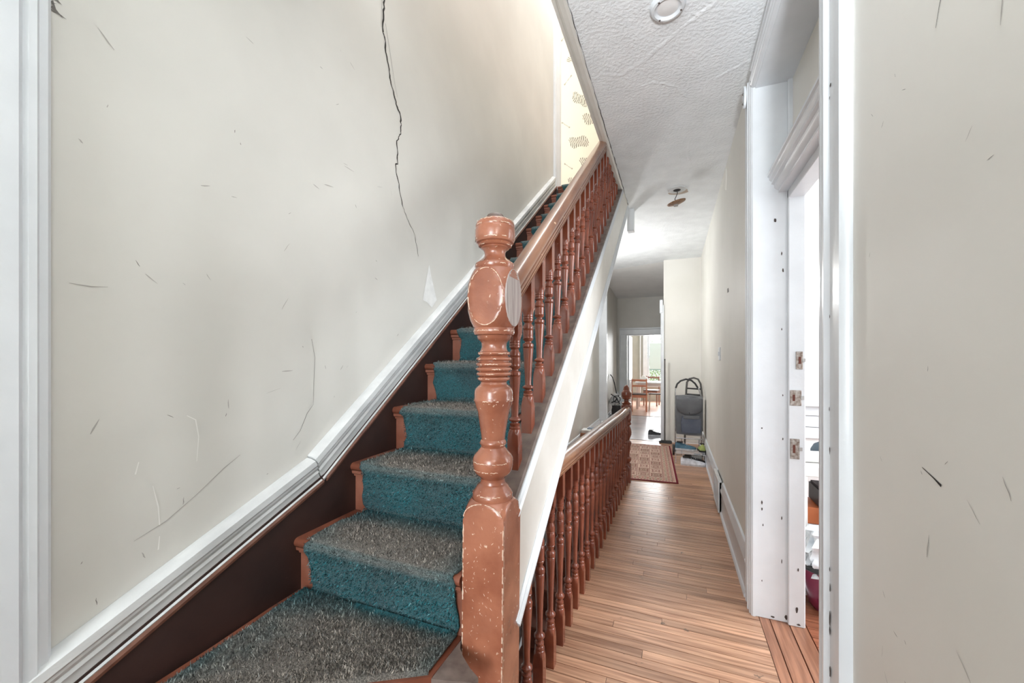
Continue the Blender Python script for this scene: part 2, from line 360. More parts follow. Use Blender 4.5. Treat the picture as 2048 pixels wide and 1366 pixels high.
# ---- bedroom doorway in the right wall: casings, jambs, head, transom bar, transom panel
cas = [(0, 0), (0.012, 0), (0.020, 0.008), (0.020, 0.022), (0.026, 0.030), (0.026, 0.040), (0.017, 0.052), (0.022, 0.062), (0.030, 0.068), (0.030, 0.080), (0.019, 0.092), (0.019, 0.145), (0.026, 0.152), (0.026, 0.178), (0.014, 0.186), (0, 0.186)]
def vcasing(name, x, y_in, sgn, z0, z1, label, m=M_white, prof=cas, xs=-1):
    return struct(name, MB().prism([(x+xs*a, y_in+sgn*b) for a, b in prof], 2, z0, z1), m, label, 35)
c_near = vcasing('trim_6', XR, 1.412, -1, 0, ZC, 'white moulded casing on the near side of the bedroom doorway')
c_far = vcasing('trim_7', XR, 2.488, 1, 0, 2.93, 'white moulded casing on the far side of the bedroom doorway', prof=[(a, b*0.9) for a, b in cas])
hd = MB(); hd.sweep([(-a, b*0.62) for a, b in cas], (XR, 1.412, 2.86), (XR, 2.488, 2.86), (1, 0, 0), (0, 0, 1)); hd.box(XR-0.002, 0.60, 1.38, 2.53, 2.855, 2.90)
struct('trim_8', hd, M_white, 'white head casing above the bedroom doorway', 35)
jm = MB(); jm.box(XR-0.006, 0.615, 2.49, 2.535, 0, 2.86, 0.004); jm.box(0.555, 0.63, 2.47, 2.49, 0, 2.86, 0.004)
jamb_far = struct('trim_9', jm, M_white, 'wide white jamb on the far side of the bedroom doorway with lock plates')
struct('trim_10', MB().box(XR-0.006, 0.615, 1.375, 1.412, 0, 2.86, 0.004).box(0.555, 0.63, 1.412, 1.428, 0, 2.86, 0.004), M_white, 'white jamb on the near side of the bedroom doorway')
tb = [(0.0, 0.0), (0.0, 0.012), (-0.012, 0.02), (-0.02, 0.03), (-0.02, 0.044), (-0.032, 0.05), (-0.032, 0.062), (-0.042, 0.072), (-0.042, 0.085), (-0.05, 0.09), (-0.05, 0.102), (0.06, 0.102), (0.06, 0.0)]
struct('trim_11', MB().sweep(tb, (0.515, 1.412, 2.275), (0.515, 2.49, 2.275), (1, 0, 0), (0, 0, 1)).box(0.555, 0.63, 1.412, 2.49, 2.235, 2.277, 0.003), M_white, 'white moulded transom bar across the bedroom doorway', 35)
struct('trim_12', MB().box(0.575, 0.60, 1.412, 2.49, 2.37, 2.86), M_wall2, 'painted-over transom panel above the bedroom doorway')
# left casing in the foreground
struct('trim_13', MB().prism([(XL, 0.428), (XL+0.018, 0.428), (XL+0.026, 0.421), (XL+0.026, 0.408), (XL+0.036, 0.402), (XL+0.036, 0.39), (XL+0.030, 0.383), (XL+0.040, 0.375), (XL+0.040, 0.20), (XL, 0.20)], 2, 0.30, ZC), M_white, 'chipped white door casing at the left edge', 35)
# kitchen doorway
kc = MB(); kc.prism([(-1.06, 10.0), (-1.06, 9.985), (-1.075, 9.97), (-1.19, 9.97), (-1.20, 9.96), (-1.225, 9.96), (-1.225, 10.0)], 2, 0, 1.96)
kc.prism([(-0.24, 10.0), (-0.24, 9.985), (-0.225, 9.97), (-0.17, 9.97), (-0.16, 10.0)], 2, 0, 1.96)
kc.prism([(9.96, 1.95), (9.975, 1.945), (9.985, 1.955), (9.985, 2.07), (9.955, 2.08), (9.955, 2.11), (10.0, 2.11), (10.0, 1.95)], 0, -1.225, -0.158)
kc.box(-1.075, -1.045, 9.985, 10.15, 0, 1.96); kc.box(-0.255, -0.235, 9.985, 10.15, 0, 1.96); kc.box(-1.06, -0.24, 9.99, 10.15, 1.93, 1.962)
struct('trim_14', kc, M_white, 'white casing of the kitchen doorway')
# bedroom shell
rb = MB(); rb.box(0.6, 3.4, 4.2, 4.3, 0, ZC); rb.box(0.6, 3.4, 0.2, 0.3, 0, ZC)
rb.box(3.35, 3.45, 0.2, 1.3, 0, ZC); rb.box(3.35, 3.45, 3.0, 4.3, 0, ZC); rb.box(3.35, 3.45, 1.3, 3.0, 0, 0.95); rb.box(3.35, 3.45, 1.3, 3.0, 2.9, ZC)
struct('wall_bedroom', rb, M_ceil2, 'white bedroom walls')
struct('ceiling_bedroom', MB().box(0.6, 3.45, 0.2, 4.3, ZC, ZC+0.04), M_ceil2)
# kitchen shell
kb = MB(); kb.box(-1.8, -1.7, 10.1, 13.7, 0, 2.9); kb.box(1.2, 1.3, 10.1, 13.7, 0, 2.9); kb.box(-1.8, -1.28, 10.0, 10.14, 0, 2.9); kb.box(0.0, 1.3, 10.0, 10.14, 0, 2.9)
kb.box(-1.7, -0.80, 13.6, 13.7, 0, 2.9); kb.box(0.28, 1.3, 13.6, 13.7, 0, 2.9); kb.box(-0.80, 0.28, 13.6, 13.7, 0, 0.52); kb.box(-0.80, 0.28, 13.6, 13.7, 2.35, 2.9)
struct('wall_kitchen_back', kb, mat('grey_beige_kitchen_paint', (178, 176, 166), 0.6, (170, 168, 158), 3), 'grey-beige kitchen walls with a window')
struct('ceiling_kitchen', MB().box(-1.8, 1.3, 10.0, 13.7, 2.86, 2.9), M_ceil2)
# passage ceiling slopes down towards the kitchen
struct('ceiling_passage', MB().add([(XL, 7.6, ZC-0.002), (-0.155, 7.2, ZC-0.002), (-0.155, 10.0, 2.84), (XL, 10.0, 2.84), (XL, 7.6, ZC+0.03), (-0.155, 7.2, ZC+0.03), (-0.155, 10.0, ZC+0.03), (XL, 10.0, ZC+0.03)],
       [(0, 3, 2, 1), (4, 5, 6, 7), (0, 1, 5, 4), (1, 2, 6, 5), (2, 3, 7, 6), (3, 0, 4, 7)]), M_ceil2, 'white sloping ceiling over the passage')

# ---- marks on the left wall
W3 = lambda a, b, o: (XL+o, a, b)
cr = [(1.535, 3.20), (1.53, 3.106), (1.527, 3.03), (1.52, 2.95), (1.535, 2.93), (1.544, 2.865), (1.566, 2.80), (1.576, 2.747), (1.60, 2.71), (1.622, 2.66), (1.65, 2.625), (1.657, 2.58), (1.658, 2.541), (1.64, 2.505), (1.623, 2.48), (1.628, 2.42), (1.63, 2.368), (1.611, 2.355), (1.634, 2.29), (1.655, 2.22), (1.674, 2.166), (1.70, 2.13), (1.735, 2.09), (1.767, 2.065), (1.79, 2.0), (1.812, 1.929)]
fine = []; wd = []
for i in range(len(cr)-1):
    for k in range(4):
        t = k/4; fine.append((cr[i][0]*(1-t)+cr[i+1][0]*t+random.uniform(-.004, .004), cr[i][1]*(1-t)+cr[i+1][1]*t))
        s_ = i/len(cr); wd.append((0.011 if s_ < 0.42 else 0.0075 if s_ < 0.75 else 0.0035)*random.uniform(0.45, 1.05))
m = MB(); ribbon(m, fine, wd, W3, 0.0012)
m.build('wall_crack', M_crack, wall_left, label='long jagged dark crack in the plaster')
m = MB()
for pts, wd_ in (([(1.12, 1.47), (1.135, 1.40), (1.13, 1.30), (1.128, 1.22), (1.10, 1.19), (1.07, 1.13), (1.04, 1.10)], 0.0014), ([(1.54, 3.0), (1.58, 2.86), (1.61, 2.75), (1.63, 2.7)], 0.0018), ([(1.515, 3.1), (1.51, 2.96)], 0.0018)):
    ribbon(m, pts, [wd_*random.uniform(.6, 1.2) for _ in pts], W3, 0.001)
m.build('hairline_crack', M_scuff, wall_left)
MB().add([W3(1.907, 1.925, .0015), W3(1.868, 1.80, .0015), W3(1.846, 1.716, .0015), W3(1.885, 1.71, .0015), W3(1.935, 1.685, .0015), W3(1.985, 1.735, .0015), W3(1.965, 1.78, .0015), W3(1.93, 1.86, .0015)], [tuple(range(8))]).build('plaster_patch', M_plaster, wall_left, label='small triangular patch of bare white plaster above the stair moulding')
def scuffs(n, ya, yb, za, zb, to3d, floor_fn, lmax=0.05, wmax=0.0035):
    m = MB()
    while n:
        a = random.uniform(ya, yb); b = za+(zb-za)*random.random()**1.7
        if b < floor_fn(a): continue
        t = random.gauss(0.7, 0.9); l = random.uniform(0.006, lmax); ww = random.uniform(0.0008, wmax)
        p = [(a+math.cos(t)*l*k/3+random.uniform(-.001, .001), b+math.sin(t)*l*k/3) for k in range(4)]
        ribbon(m, p, [ww*.4, ww, ww*.8, ww*.2], to3d, 0.0009); n -= 1
    return m
fn = lambda a: (1.06+0.745*(a-1.1)) if a > 1.1 else 0.76+0.46*(a-0.43)
scuffs(20, 0.48, 1.5, 0.8, 2.6, W3, fn, 0.022, 0.0022).build('scuff_marks', M_scuff, wall_left, kind='stuff')
scuffs(30, 0.48, 1.7, 0.8, 2.9, W3, fn, 0.06, 0.004).build('faint_scuff_marks', M_scuffl, wall_left, kind='stuff')
m = MB()
for pts in ([(0.700, 1.235), (0.722, 1.22), (0.73, 1.17), (0.725, 1.10)], [(0.62, 1.06), (0.632, 1.0), (0.635, 0.95)], [(0.635, 0.92), (0.632, 0.885)], [(0.59, 1.13), (0.583, 1.10)]):
    ribbon(m, pts, [0.002, 0.0032, 0.003, 0.0014][:len(pts)], W3, 0.001)
m.build('white_scratches', M_scuffw, wall_left, kind='stuff')
m = MB(); ribbon(m, [(0.58, 0.93), (0.65, 0.955), (0.72, 1.0), (0.80, 1.06), (0.85, 1.09)], [.001, .002, .0015, .0025, .001], W3, .001)
ribbon(m, [(0.462, 1.57), (0.50, 1.568), (0.53, 1.572)], [.001, .003, .001], W3, .001)
m.build('long_scratch', M_scuffl, wall_left)
m = MB()
for k in range(9):
    t = random.uniform(-1.2, .4); l = random.uniform(.01, .03)
    m.add([W3(.432, 2.19+k*.006-.02, .002), W3(.432+l*math.cos(t), 2.19+k*.006+l*math.sin(t)-.01, .003), W3(.436, 2.195+k*.006-.02, .004)], [(0, 1, 2)])
m.build('torn_paint', M_scuff, wall_left, kind='stuff')
# ---- marks on the right wall
WR3 = lambda a, b, o: (XR-o, a, b)
scuffs(20, 0.72, 1.16, 0.5, 2.2, WR3, lambda a: 0, 0.016, 0.0014).build('scuff_marks', M_scuff, wall_right, kind='stuff')
scuffs(16, 0.72, 1.16, 0.5, 2.2, WR3, lambda a: 0, 0.05, 0.003).build('faint_scuff_marks', M_scuffl, wall_right, kind='stuff')
m = MB(); ribbon(m, [(0.93, 1.205), (0.895, 1.195), (0.875, 1.188)], [.001, .0025, .005], WR3, .001); ribbon(m, [(0.872, 2.00), (0.88, 1.985), (0.89, 1.955)], [.002, .0015, .001], WR3, .001)
m.build('dark_scuff', M_crack, wall_right)
m = MB(); m.add([WR3(3.60, 1.925, .0012), WR3(3.62, 1.96, .0012), WR3(3.70, 1.965, .0012), WR3(3.70, 1.93, .0012)], [(0, 1, 2, 3)]); m.build('paint_scar', M_scuff, wall_right)
m = MB(); m.turned([(0, 0.05, None), (0.006, 0.046, None), (0.012, 0.03, None), (0.013, 0.0005, None)], 16).move(Matrix.Translation((XR, 3.78, 2.9)) @ Matrix.Rotation(-PI/2, 4, 'Y') @ Matrix.Diagonal((1.9, 1, 1, 1)))
m.build('filled_hole', M_wall2, wall_right, 60)
# chips in the white doorway paint
def chips(spots, to3d, name, parent):
    m = MB()
    for a, b, ra, rb_ in spots:
        n = 9; ph = random.random()*6
        m.add([to3d(a+ra*math.cos(2*PI*k/n+ph)*random.uniform(.55, 1.1), b+rb_*math.sin(2*PI*k/n+ph)*random.uniform(.6, 1.1), .0012) for k in range(n)], [tuple(range(n))])
    return m.build(name, M_chip, parent, kind='stuff')
FJ = lambda a, b, o: (a, 2.49-o, b)
chips([(0.556-0.02, 1.86, .004, .012), (0.50, 2.13, .006, .014), (0.535, 1.20, .003, .006), (0.535, 0.97, .003, .008), (0.53, 0.55, .003, .012), (0.53, 0.32, .003, .014), (0.55, 0.03, .008, .014), (0.49, 0.018, .012, .006), (0.44, 0.62, .004, .012), (0.44, 0.585, .004, .01), (0.445, 0.50, .003, .008), (0.44, 0.2, .003, .006), (0.44, 1.02, .004, .005), (0.53, 1.55, .003, .007), (0.53, 1.95, .003, .012)], FJ, 'paint_chips', jamb_far)
chips([(0.592, 0.09, .007, .022), (0.6, 0.015, .01, .006), (0.598, 0.30, .004, .01)], lambda a, b, o: (a, 2.47-o, b), 'paint_chips', jamb_far)
NC = lambda a, b, o: (XR-0.0195-o, a, b)
chips([(1.315, 1.51, .003, .006), (1.315, 1.15, .004, .012), (1.318, 1.26, .003, .007), (1.315, 0.83, .004, .008), (1.313, 0.78, .004, .014), (1.314, 0.70, .006, .028), (1.314, 0.665, .005, .016), (1.312, 0.555, .006, .02), (1.32, 0.45, .003, .006), (1.30, 0.43, .002, .003), (1.316, 2.1, .003, .004), (1.31, 2.13, .005, .007), (1.325, 1.66, .002, .004)], NC, 'paint_chips', c_near)
# lock and strike plates on the far jamb
for zc, x0, x1, h, lab in ((1.385, 0.588, 0.618, 0.092, 'rusty upper latch mortise'), (1.19, 0.562, 0.612, 0.08, 'steel strike plate'), (0.925, 0.563, 0.604, 0.105, 'worn lower strike plate')):
    yf = 2.470 if x0 > 0.558 else 2.49
    pl = MB(); pl.box(x0, x1, yf-0.0035, yf+0.002, zc-h/2, zc+h/2, 0.001)
    o = pl.build('strike_plate', mat('tarnished_plate', (176, 170, 164), 0.4, (120, 104, 94), 60, 4, metallic=0.6), jamb_far, label=lab)
    MB().box(x0+0.011, x0+0.022, yf-0.005, yf-0.002, zc-h*0.2, zc+h*0.2).build('latch_hole', mat('rust_brown', (96, 52, 40), 0.8), o)
    MB().box(x1-0.004, x1+0.012, yf-0.006, yf-0.002, zc-0.008, zc+0.010, 0.001).build('strike_lip', M_metal, o)
# white plate on the far casing, switch and heating register
o = thing('door_chime_plate', 'small white oval plate fixed high on the wall beside the doorway', 'wall plate', (XR-0.030, 2.60, 2.88))
MB().prism([(0.035*math.cos(2*PI*k/20), 0.062*math.sin(2*PI*k/20)) for k in range(20)], 0, -0.012, 0.0).build('plate', M_white, o, 40)
for dz in (-.035, .02): MB().ico((-0.012, 0, dz), 0.008, 1).build('screw', M_metal, o)
o = thing('light_switch', 'slim white light switch on the right wall above the shopping trolley', 'light switch', (XR, 4.27, 1.435))
MB().box(-0.008, 0, -0.06, 0.06, -0.062, 0.062, 0.003).build('switch_plate', M_white, o)
MB().box(-0.016, -0.007, -0.012, 0.012, -0.02, 0.02, 0.002).build('toggle', M_white, o)
o = thing('heating_register', 'white painted heating register set into the right baseboard', 'vent', (XR-0.001, 4.20, 0.0))
MB().box(-0.030, -0.012, -0.215, 0.215, 0.012, 0.285).build('backing', mat('grey_vent_back', (150, 150, 150), 0.8), o)
fm = MB()
for a in ((-0.215, -0.185, 0.012, 0.30), (0.185, 0.215, 0.012, 0.30), (-0.185, 0.185, 0.012, 0.045), (-0.185, 0.185, 0.265, 0.30)): fm.box(-0.042, -0.012, a[0], a[1], a[2], a[3], 0.003)
fm.build('frame', M_whitew, o)
for k in range(9):
    yy = -0.165+k*0.0412; MB().box(-0.038, -0.028, yy-0.006, yy+0.006, 0.045, 0.265).build('grille_bar', M_whitew, o)
for k in range(4):
    zz = 0.085+k*0.047; MB().box(-0.036, -0.028, -0.185, 0.185, zz-0.005, zz+0.005).build('grille_bar', M_whitew, o)

# ---------------------------------------------------------------- the staircase going up
st = thing('staircase', 'straight wooden flight with red-brown treads, brown wall string and white outer string', 'staircase', (0, 0, 0))
XT0, XT1 = XL+0.026, SX-0.03
def tread_mesh(depth):
    # profile in (y, z) with the nosing's front at y=0 and the top at z=0
    r = 0.016; pr = [(0.05+depth, 0), (r, 0)]
    for k in range(1, 8):
        a = PI/2+PI*k/8; pr.append((r+r*math.cos(a), -r+r*math.sin(a)))
    pr += [(r, -2*r), (0.05+depth, -2*r)]
    return MB().prism(pr, 0, XT0, XT1).mesh('tread', M_redtread, 40)
tm = tread_mesh(GO-0.022)
rm = MB()
rm.box(XT0, XT1, 0.030, 0.046, -RI, -0.030)
rm.prism([(0.030, -0.032), (0.008, -0.032), (0.010, -0.044), (0.020, -0.050), (0.022, -0.058), (0.030, -0.060)], 0, XT0, XT1)
rmesh = rm.mesh('riser', mat('pink_brown_riser_paint', (150, 98, 80), 0.4, (126, 74, 56), 9, 5, chips=(216, 176, 150), chip_scale=40, chip_thr=0.73), 40)
XT1 = NX0 = -0.582
tm0 = tread_mesh(GO-0.022)
rm = MB(); rm.box(XT0, XT1, 0.030, 0.046, -RI, -0.030)
rm.prism([(0.030, -0.032), (0.008, -0.032), (0.010, -0.044), (0.020, -0.050), (0.022, -0.058), (0.030, -0.060)], 0, XT0, XT1)
rmesh0 = rm.mesh('riser', rmesh.materials[0], 40)
for k in range(NS+1):
    for nm, me in (('tread', tm if k else tm0), ('riser', rmesh if k else rmesh0)):
        link(nm, me, st, (0, NY0+GO*k, NZ0+RI*k))
# winding steps at the foot (mostly below the frame)
ZW = NZ0-0.192
def winder(poly, zt, m=M_redtread):
    a = MB().prism(poly, 2, zt-0.034, zt)
    return a.build('tread', m, st)
winder([(XL+0.026, 1.07), (-0.585, 1.07), (-0.588, 0.89), (XL+0.046, 0.44), (XL+0.040, 0.75), (XL+0.027, 0.93)], ZW)
MB().prism([(-0.587, 1.06), (-0.583, 1.035), (-0.572, 1.010), (-0.548, 0.985), (-0.51, 0.955), (-0.475, 0.935), (-0.485, 0.915), (-0.53, 0.90), (-0.587, 0.885)], 2, ZW-0.036, ZW-0.002).build('tread_end', M_capgrey, st, label='scraped grey end of the winding tread in front of the newel')
winder([(XL+0.026, 0.50), (-0.59, 0.925), (-0.49, 0.93), (-0.49, 0.86), (-1.05, 0.10), (XL+0.026, 0.10)], ZW-0.187)
winder([(-1.12, 0.16), (-0.56, 0.90), (-0.44, 0.93), (-0.44, 0.05), (-1.12, 0.05)], ZW-0.374)
def vboard(name, a, b, z0, z1, th, m, parent):
    d = Vector((b[0]-a[0], b[1]-a[1], 0)).normalized(); n = Vector((-d.y, d.x, 0))*th
    return MB().add([(*a, z0), (*b, z0), (b[0]+n.x, b[1]+n.y, z0), (a[0]+n.x, a[1]+n.y, z0), (*a, z1), (*b, z1), (b[0]+n.x, b[1]+n.y, z1), (a[0]+n.x, a[1]+n.y, z1)],
                    [(0, 3, 2, 1), (4, 5, 6, 7), (0, 1, 5, 4), (1, 2, 6, 5), (2, 3, 7, 6), (3, 0, 4, 7)]).build(name, m, parent)
vboard('riser', (-0.58, 0.955), (XL+0.03, 0.47), ZW-0.187, ZW-0.034, -0.018, M_redtread, st)
vboard('riser', (-0.50, 0.88), (-1.04, 0.13), ZW-0.374, ZW-0.221, -0.018, M_redtread, st)
vboard('riser', (-0.455, 0.93), (-0.455, 0.05), 0.0, ZW-0.408, 0.018, M_redtread, st)
# brown wall string following the flight (top edge just inside the white moulding)
def band_low(Y): return 0.649+0.409*(Y-0.472) if Y < 1.16 else 0.93+0.7415*(Y-1.16)
ys = [0.20, 0.472, 1.16, 4.46]
sk = MB().prism([(0.20, 0.05), (0.95, 0.15), (4.46, 2.80), (4.46, band_low(4.46)+0.02)]+[(y_, band_low(y_)+0.02) for y_ in (1.16, 0.472, 0.20)], 0, XL+0.001, XL+0.026)
sk.build('wall_string', M_skirt, st)
ed = MB()
for a, b in ((0.20, 1.15), (1.165, 4.46)):
    ed.sweep([(0.0, -0.016), (0.031, -0.014), (0.033, -0.004), (0.028, 0.006), (0.0, 0.006)], (XL+0.001, a, band_low(a)), (XL+0.001, b, band_low(b)), (1, 0, 0), (0, 0, 1))
ed.build('string_edge', M_skirtedge, st)
# white moulding above it, two lengths meeting at an open mitre
mprof = [(0.0, 0.0), (0.026, 0.0), (0.030, 0.010), (0.022, 0.018), (0.022, 0.048), (0.030, 0.054), (0.026, 0.064), (0.034, 0.078), (0.034, 0.086), (0.040, 0.094), (0.038, 0.116), (0.018, 0.128), (0.0, 0.130)]
for a, za, b, zb in ((0.20, 0.538, 1.148, 0.922), (1.154, 0.9245, 4.44, 3.364)):
    d = Vector((0, b-a, zb-za)).normalized(); up = Vector((0, -d.z, d.y))
    sc_ = 0.86 if a < 1 else 0.90
    mb = MB().sweep([(p, q*sc_) for p, q in mprof], (XL+0.001, a, za), (XL+0.001, b, zb), (1, 0, 0), up)
    # mitre the meeting ends
    n = len(mprof)
    for i in range(n):
        q = mprof[i][1]*sc_/0.13
        if a < 1:
            x, y_, z_ = mb.v[n+i]; mb.v[n+i] = (x, y_-0.008*q, z_-0.003*q)
        else:
            x, y_, z_ = mb.v[i]; mb.v[i] = (x, y_+0.018*q, z_+0.0134*q)
    struct('trim_15' if a < 1 else 'trim_16', mb, M_whitew, 'short lower length of white stair moulding on the left wall' if a < 1 else 'long white stair moulding climbing the left wall', 30)
# outer string: cream face board, raised mouldings, dusty cap, soffit and its brown edge
Y0, Y1s = 1.155, 4.50
yt = 1.176+(ZC-0.957)/0.742; yb = 1.176+(ZC-0.577)/0.742
MB().prism([(Y0, bot_line(Y0)), (yb, ZC), (yt, ZC), (Y0, top_line(Y0))], 0, SX-0.022, SX).build('outer_string', M_string, st)
sl = Vector((0, 1, 0.742)).normalized(); up = Vector((0, -sl.z, sl.y))
MB().sweep([(0, 0), (0.010, 0.002), (0.014, 0.012), (0.008, 0.020), (0.012, 0.026), (0.004, 0.034), (0, 0.034)], (SX-0.001, Y0, top_line(Y0)-0.042), (SX-0.001, yt, top_line(yt)-0.042), (1, 0, 0), up).build('string_moulding', M_white, st)
MB().sweep([(0, 0), (0.012, 0.001), (0.018, 0.010), (0.018, 0.018), (0.010, 0.026), (0.012, 0.036), (0.004, 0.046), (0, 0.046)], (SX-0.001, Y0, bot_line(Y0)+0.002), (SX-0.001, yb-.06, bot_line(yb-.06)+0.002), (1, 0, 0), up).build('string_moulding', M_white, st)
MB().sweep([(0.0, -0.002), (0.082, -0.002), (0.084, 0.006), (0.078, 0.012), (0.0, 0.012)], (SX-0.084, Y0-0.03, top_line(Y0-0.03)), (SX-0.084, yt+.02, top_line(yt+.02)), (1, 0, 0), up).build('string_cap', M_capgrey, st)
MB().box(0, 0, 0, 0, 0, 0)
sf = MB().prism([(1.17, bot_line(1.17)-0.004), (yb, ZC-0.004), (yb, ZC+0.05), (1.17, bot_line(1.17)+0.03)], 0, XL+0.002, SX-0.006)
sf.build('soffit', M_wall, st)
MB().sweep([(0, 0), (0.022, 0), (0.022, 0.014), (0, 0.014)], (SX-0.020, Y0-.02, bot_line(Y0-.02)-0.014), (SX-0.020, 2.9, bot_line(2.9)-0.014), (1, 0, 0), up).build('soffit_edge', M_red, st)
# carriage between treads and soffit, closing the side above the string
MB().prism([(1.10, bot_line(1.10)), (yb-0.02, ZC-0.02), (yt, ZC-0.02), (1.10, top_line(1.10)-0.02)], 0, SX-0.05, SX-0.024).build('inner_string', M_skirt, st)

# ---- carpet runner
CX0, CX1 = -1.195, -0.60
cpath = []   # (y, z, wear)
def cp(y_, z_, w_): cpath.append((y_, z_, w_))
off = 0.010
for k in range(NS+1):
    y0, z0 = NY0+GO*k, NZ0+RI*k
    if k == 0: zb_ = ZW
    else: zb_ = z0-RI
    cp(y0+0.030-off, zb_+off+0.004, 0.25)
    for t in (0.12, 0.3, 0.5, 0.7):
        cp(y0+0.030-off-0.012*t, zb_+off+(z0-0.045-zb_-off)*t/0.8, 0.0 if t < 0.6 else 0.06)
    for a in (-60, -25, 10, 40, 65, 90):
        cp(y0+0.016-(0.016+off)*math.cos(R(a)), z0-0.016+(0.016+off)*math.sin(R(a)), 0.15 if a < 0 else (0.55 if a < 50 else 0.9))
    dend = GO+0.030-off if k < NS else 0.5
    for t in (0.2, 0.38, 0.55, 0.72, 0.88, 1.0):
        cp(y0+0.016+(dend-0.016)*t, z0+off+0.002*math.sin(t*3), 1.0 if t < 0.5 else 1.0-0.95*(t-0.5)/0.5)
NXC = 36
TEAL, TAN, DK = Vector((0.012, 0.132, 0.156)), Vector((0.200, 0.178, 0.155)), Vector((0.030, 0.045, 0.052))
def wear_col(x, y_, z_, w_):
    e = 1-abs((x-(CX0+CX1)/2)/((CX1-CX0)/2))**4          # edges are less trodden
    n = noise.noise(Vector((x*9, y_*9, z_*9)))*0.5+noise.noise(Vector((x*30, y_*30, z_*30)))*0.25
    w2 = max(0, min(1, w_*(0.62+0.5*e)+n*0.40*(0.3+w_)))
    c = TEAL.lerp(TAN, w2); g = max(0, noise.noise(Vector((x*5+3, y_*5, z_*5))))
    return c.lerp(DK, 0.75*g*(1-w2*0.4))
def col_layer(me, cols):
    at = me.color_attributes.new('col', 'FLOAT_COLOR', 'POINT')
    at.data.foreach_set('color', [v for c in cols for v in (c[0], c[1], c[2], 1.0)])
v = []; cols = []
for j, (y_, z_, w_) in enumerate(cpath):
    for i in range(NXC+1):
        t = i/NXC
        xl = CX0+0.010*math.sin(j*0.9)+0.006*math.sin(j*2.3); xr = CX1+0.006*math.sin(j*1.3)
        x = xl+(xr-xl)*t; dn = 0.0025*noise.noise(Vector((x*14, y_*14, z_*14)))
        v.append((x, y_-dn, z_+dn)); cols.append(wear_col(x, y_, z_, w_))
f = [(j*(NXC+1)+i, j*(NXC+1)+i+1, (j+1)*(NXC+1)+i+1, (j+1)*(NXC+1)+i) for j in range(len(cpath)-1) for i in range(NXC)]
M_carpet = attr_mat('worn_teal_carpet', 1.0, 1.0, 420, (0.2, 1.9), 260)
M_carpet.node_tree.nodes['Principled BSDF'].inputs['Sheen Weight'].default_value = 0.15
car = thing('stair_carpet', 'teal stair carpet worn to brown on the treads of the wooden flight', 'carpet', (0, 0, 0))
me = bpy.data.meshes.new('carpet_runner'); me.from_pydata(v, [], f); me.materials.append(M_carpet); col_layer(me, cols)
me.polygons.foreach_set('use_smooth', [True]*len(me.polygons))
run = link('carpet_runner', me, car); sm = run.modifiers.new('thickness', 'SOLIDIFY'); sm.thickness = 0.009; sm.offset = -1 if True else 1
# carpet on the winding step: left edge, right edge and front fitted to the tread
NU, NV = 44, 34; v = []; cols = []
def wpt(u, t):
    # u across (0 wall side .. 1 newel side), t from riser (0) to front (1)
    back = Vector((-1.225+(CX1+1.225)*u, NY0+0.020, 0))
    fl_, fr_ = Vector((-1.19, 0.505, 0)), Vector((-0.60, 0.885, 0)); front = fl_.lerp(fr_, u)
    return back.lerp(front, t)
for j in range(NV+1):
    for i in range(NU+1):
        p = wpt(i/NU, j/NV); t = j/NV; dn = 0.004*noise.noise(Vector((p.x*9, p.y*9, 1)))
        z_ = ZW+off+0.004+dn
        if t > 0.93: z_ -= 0.05*((t-0.93)/0.07)**2
        v.append((p.x, p.y, z_)); cols.append(wear_col(p.x, p.y, 0.5, min(1, 0.2+t*2.6)))
f = [(j*(NU+1)+i, (j+1)*(NU+1)+i, (j+1)*(NU+1)+i+1, j*(NU+1)+i+1) for j in range(NV) for i in range(NU)]
me = bpy.data.meshes.new('carpet_landing'); me.from_pydata(v, [], f); me.materials.append(M_carpet); col_layer(me, cols)
me.polygons.foreach_set('use_smooth', [True]*len(me.polygons))
o = link('carpet_landing', me, car, label='grey-brown worn carpet piece on the winding step'); sm = o.modifiers.new('thickness', 'SOLIDIFY'); sm.thickness = 0.009; sm.offset = -1
wv = v
# pile: short tufts standing on the carpet of the lower steps
v = []; f = []; cols = []
def tuft(p, n, c):
    t = Vector((random.gauss(0, 1), random.gauss(0, 1), random.gauss(0, 1))); t = (t-n*t.dot(n)).normalized()
    d = (n+Vector((random.gauss(0, .5), random.gauss(0, .5), random.gauss(0, .5)))).normalized()
    h = random.uniform(.006, .013); w_ = random.uniform(.0009, .0020); o_ = len(v)
    v.extend([tuple(p+t*w_), tuple(p-t*w_), tuple(p+d*h)]); f.append((o_, o_+1, o_+2))
    g = random.choice((0.3, 0.5, 0.8, 1.3, 2.8)); cc = c*g
    if random.random() < 0.05: cc = cc+Vector((.22, .24, .24))
    cols.extend([cc*0.8, cc*0.8, cc])
seg = []
for j in range(len(cpath)-1):
    (ya, za, wa), (yb_, zb_, wb_) = cpath[j], cpath[j+1]
    l = math.hypot(yb_-ya, zb_-za)
    if za > NZ0+RI*5.2: break
    nrm = Vector((0, -(zb_-za), yb_-ya)).normalized()
    dens = 30000 if za < NZ0+RI*2 else 15000
    for _ in range(int(l*(CX1-CX0)*dens)):
        t = random.random(); x = random.uniform(CX0, CX1); y_ = ya+(yb_-ya)*t; z_ = za+(zb_-za)*t
        tuft(Vector((x, y_, z_)), nrm, wear_col(x, y_, z_, wa+(wb_-wa)*t))
for _ in range(15000):
    u, t = random.random(), random.random()*0.95; p = wpt(u, t)
    tuft(Vector((p.x, p.y, ZW+off+0.004)), Vector((0, 0, 1)), wear_col(p.x, p.y, 0.5, min(1, 0.2+t*2.6)))
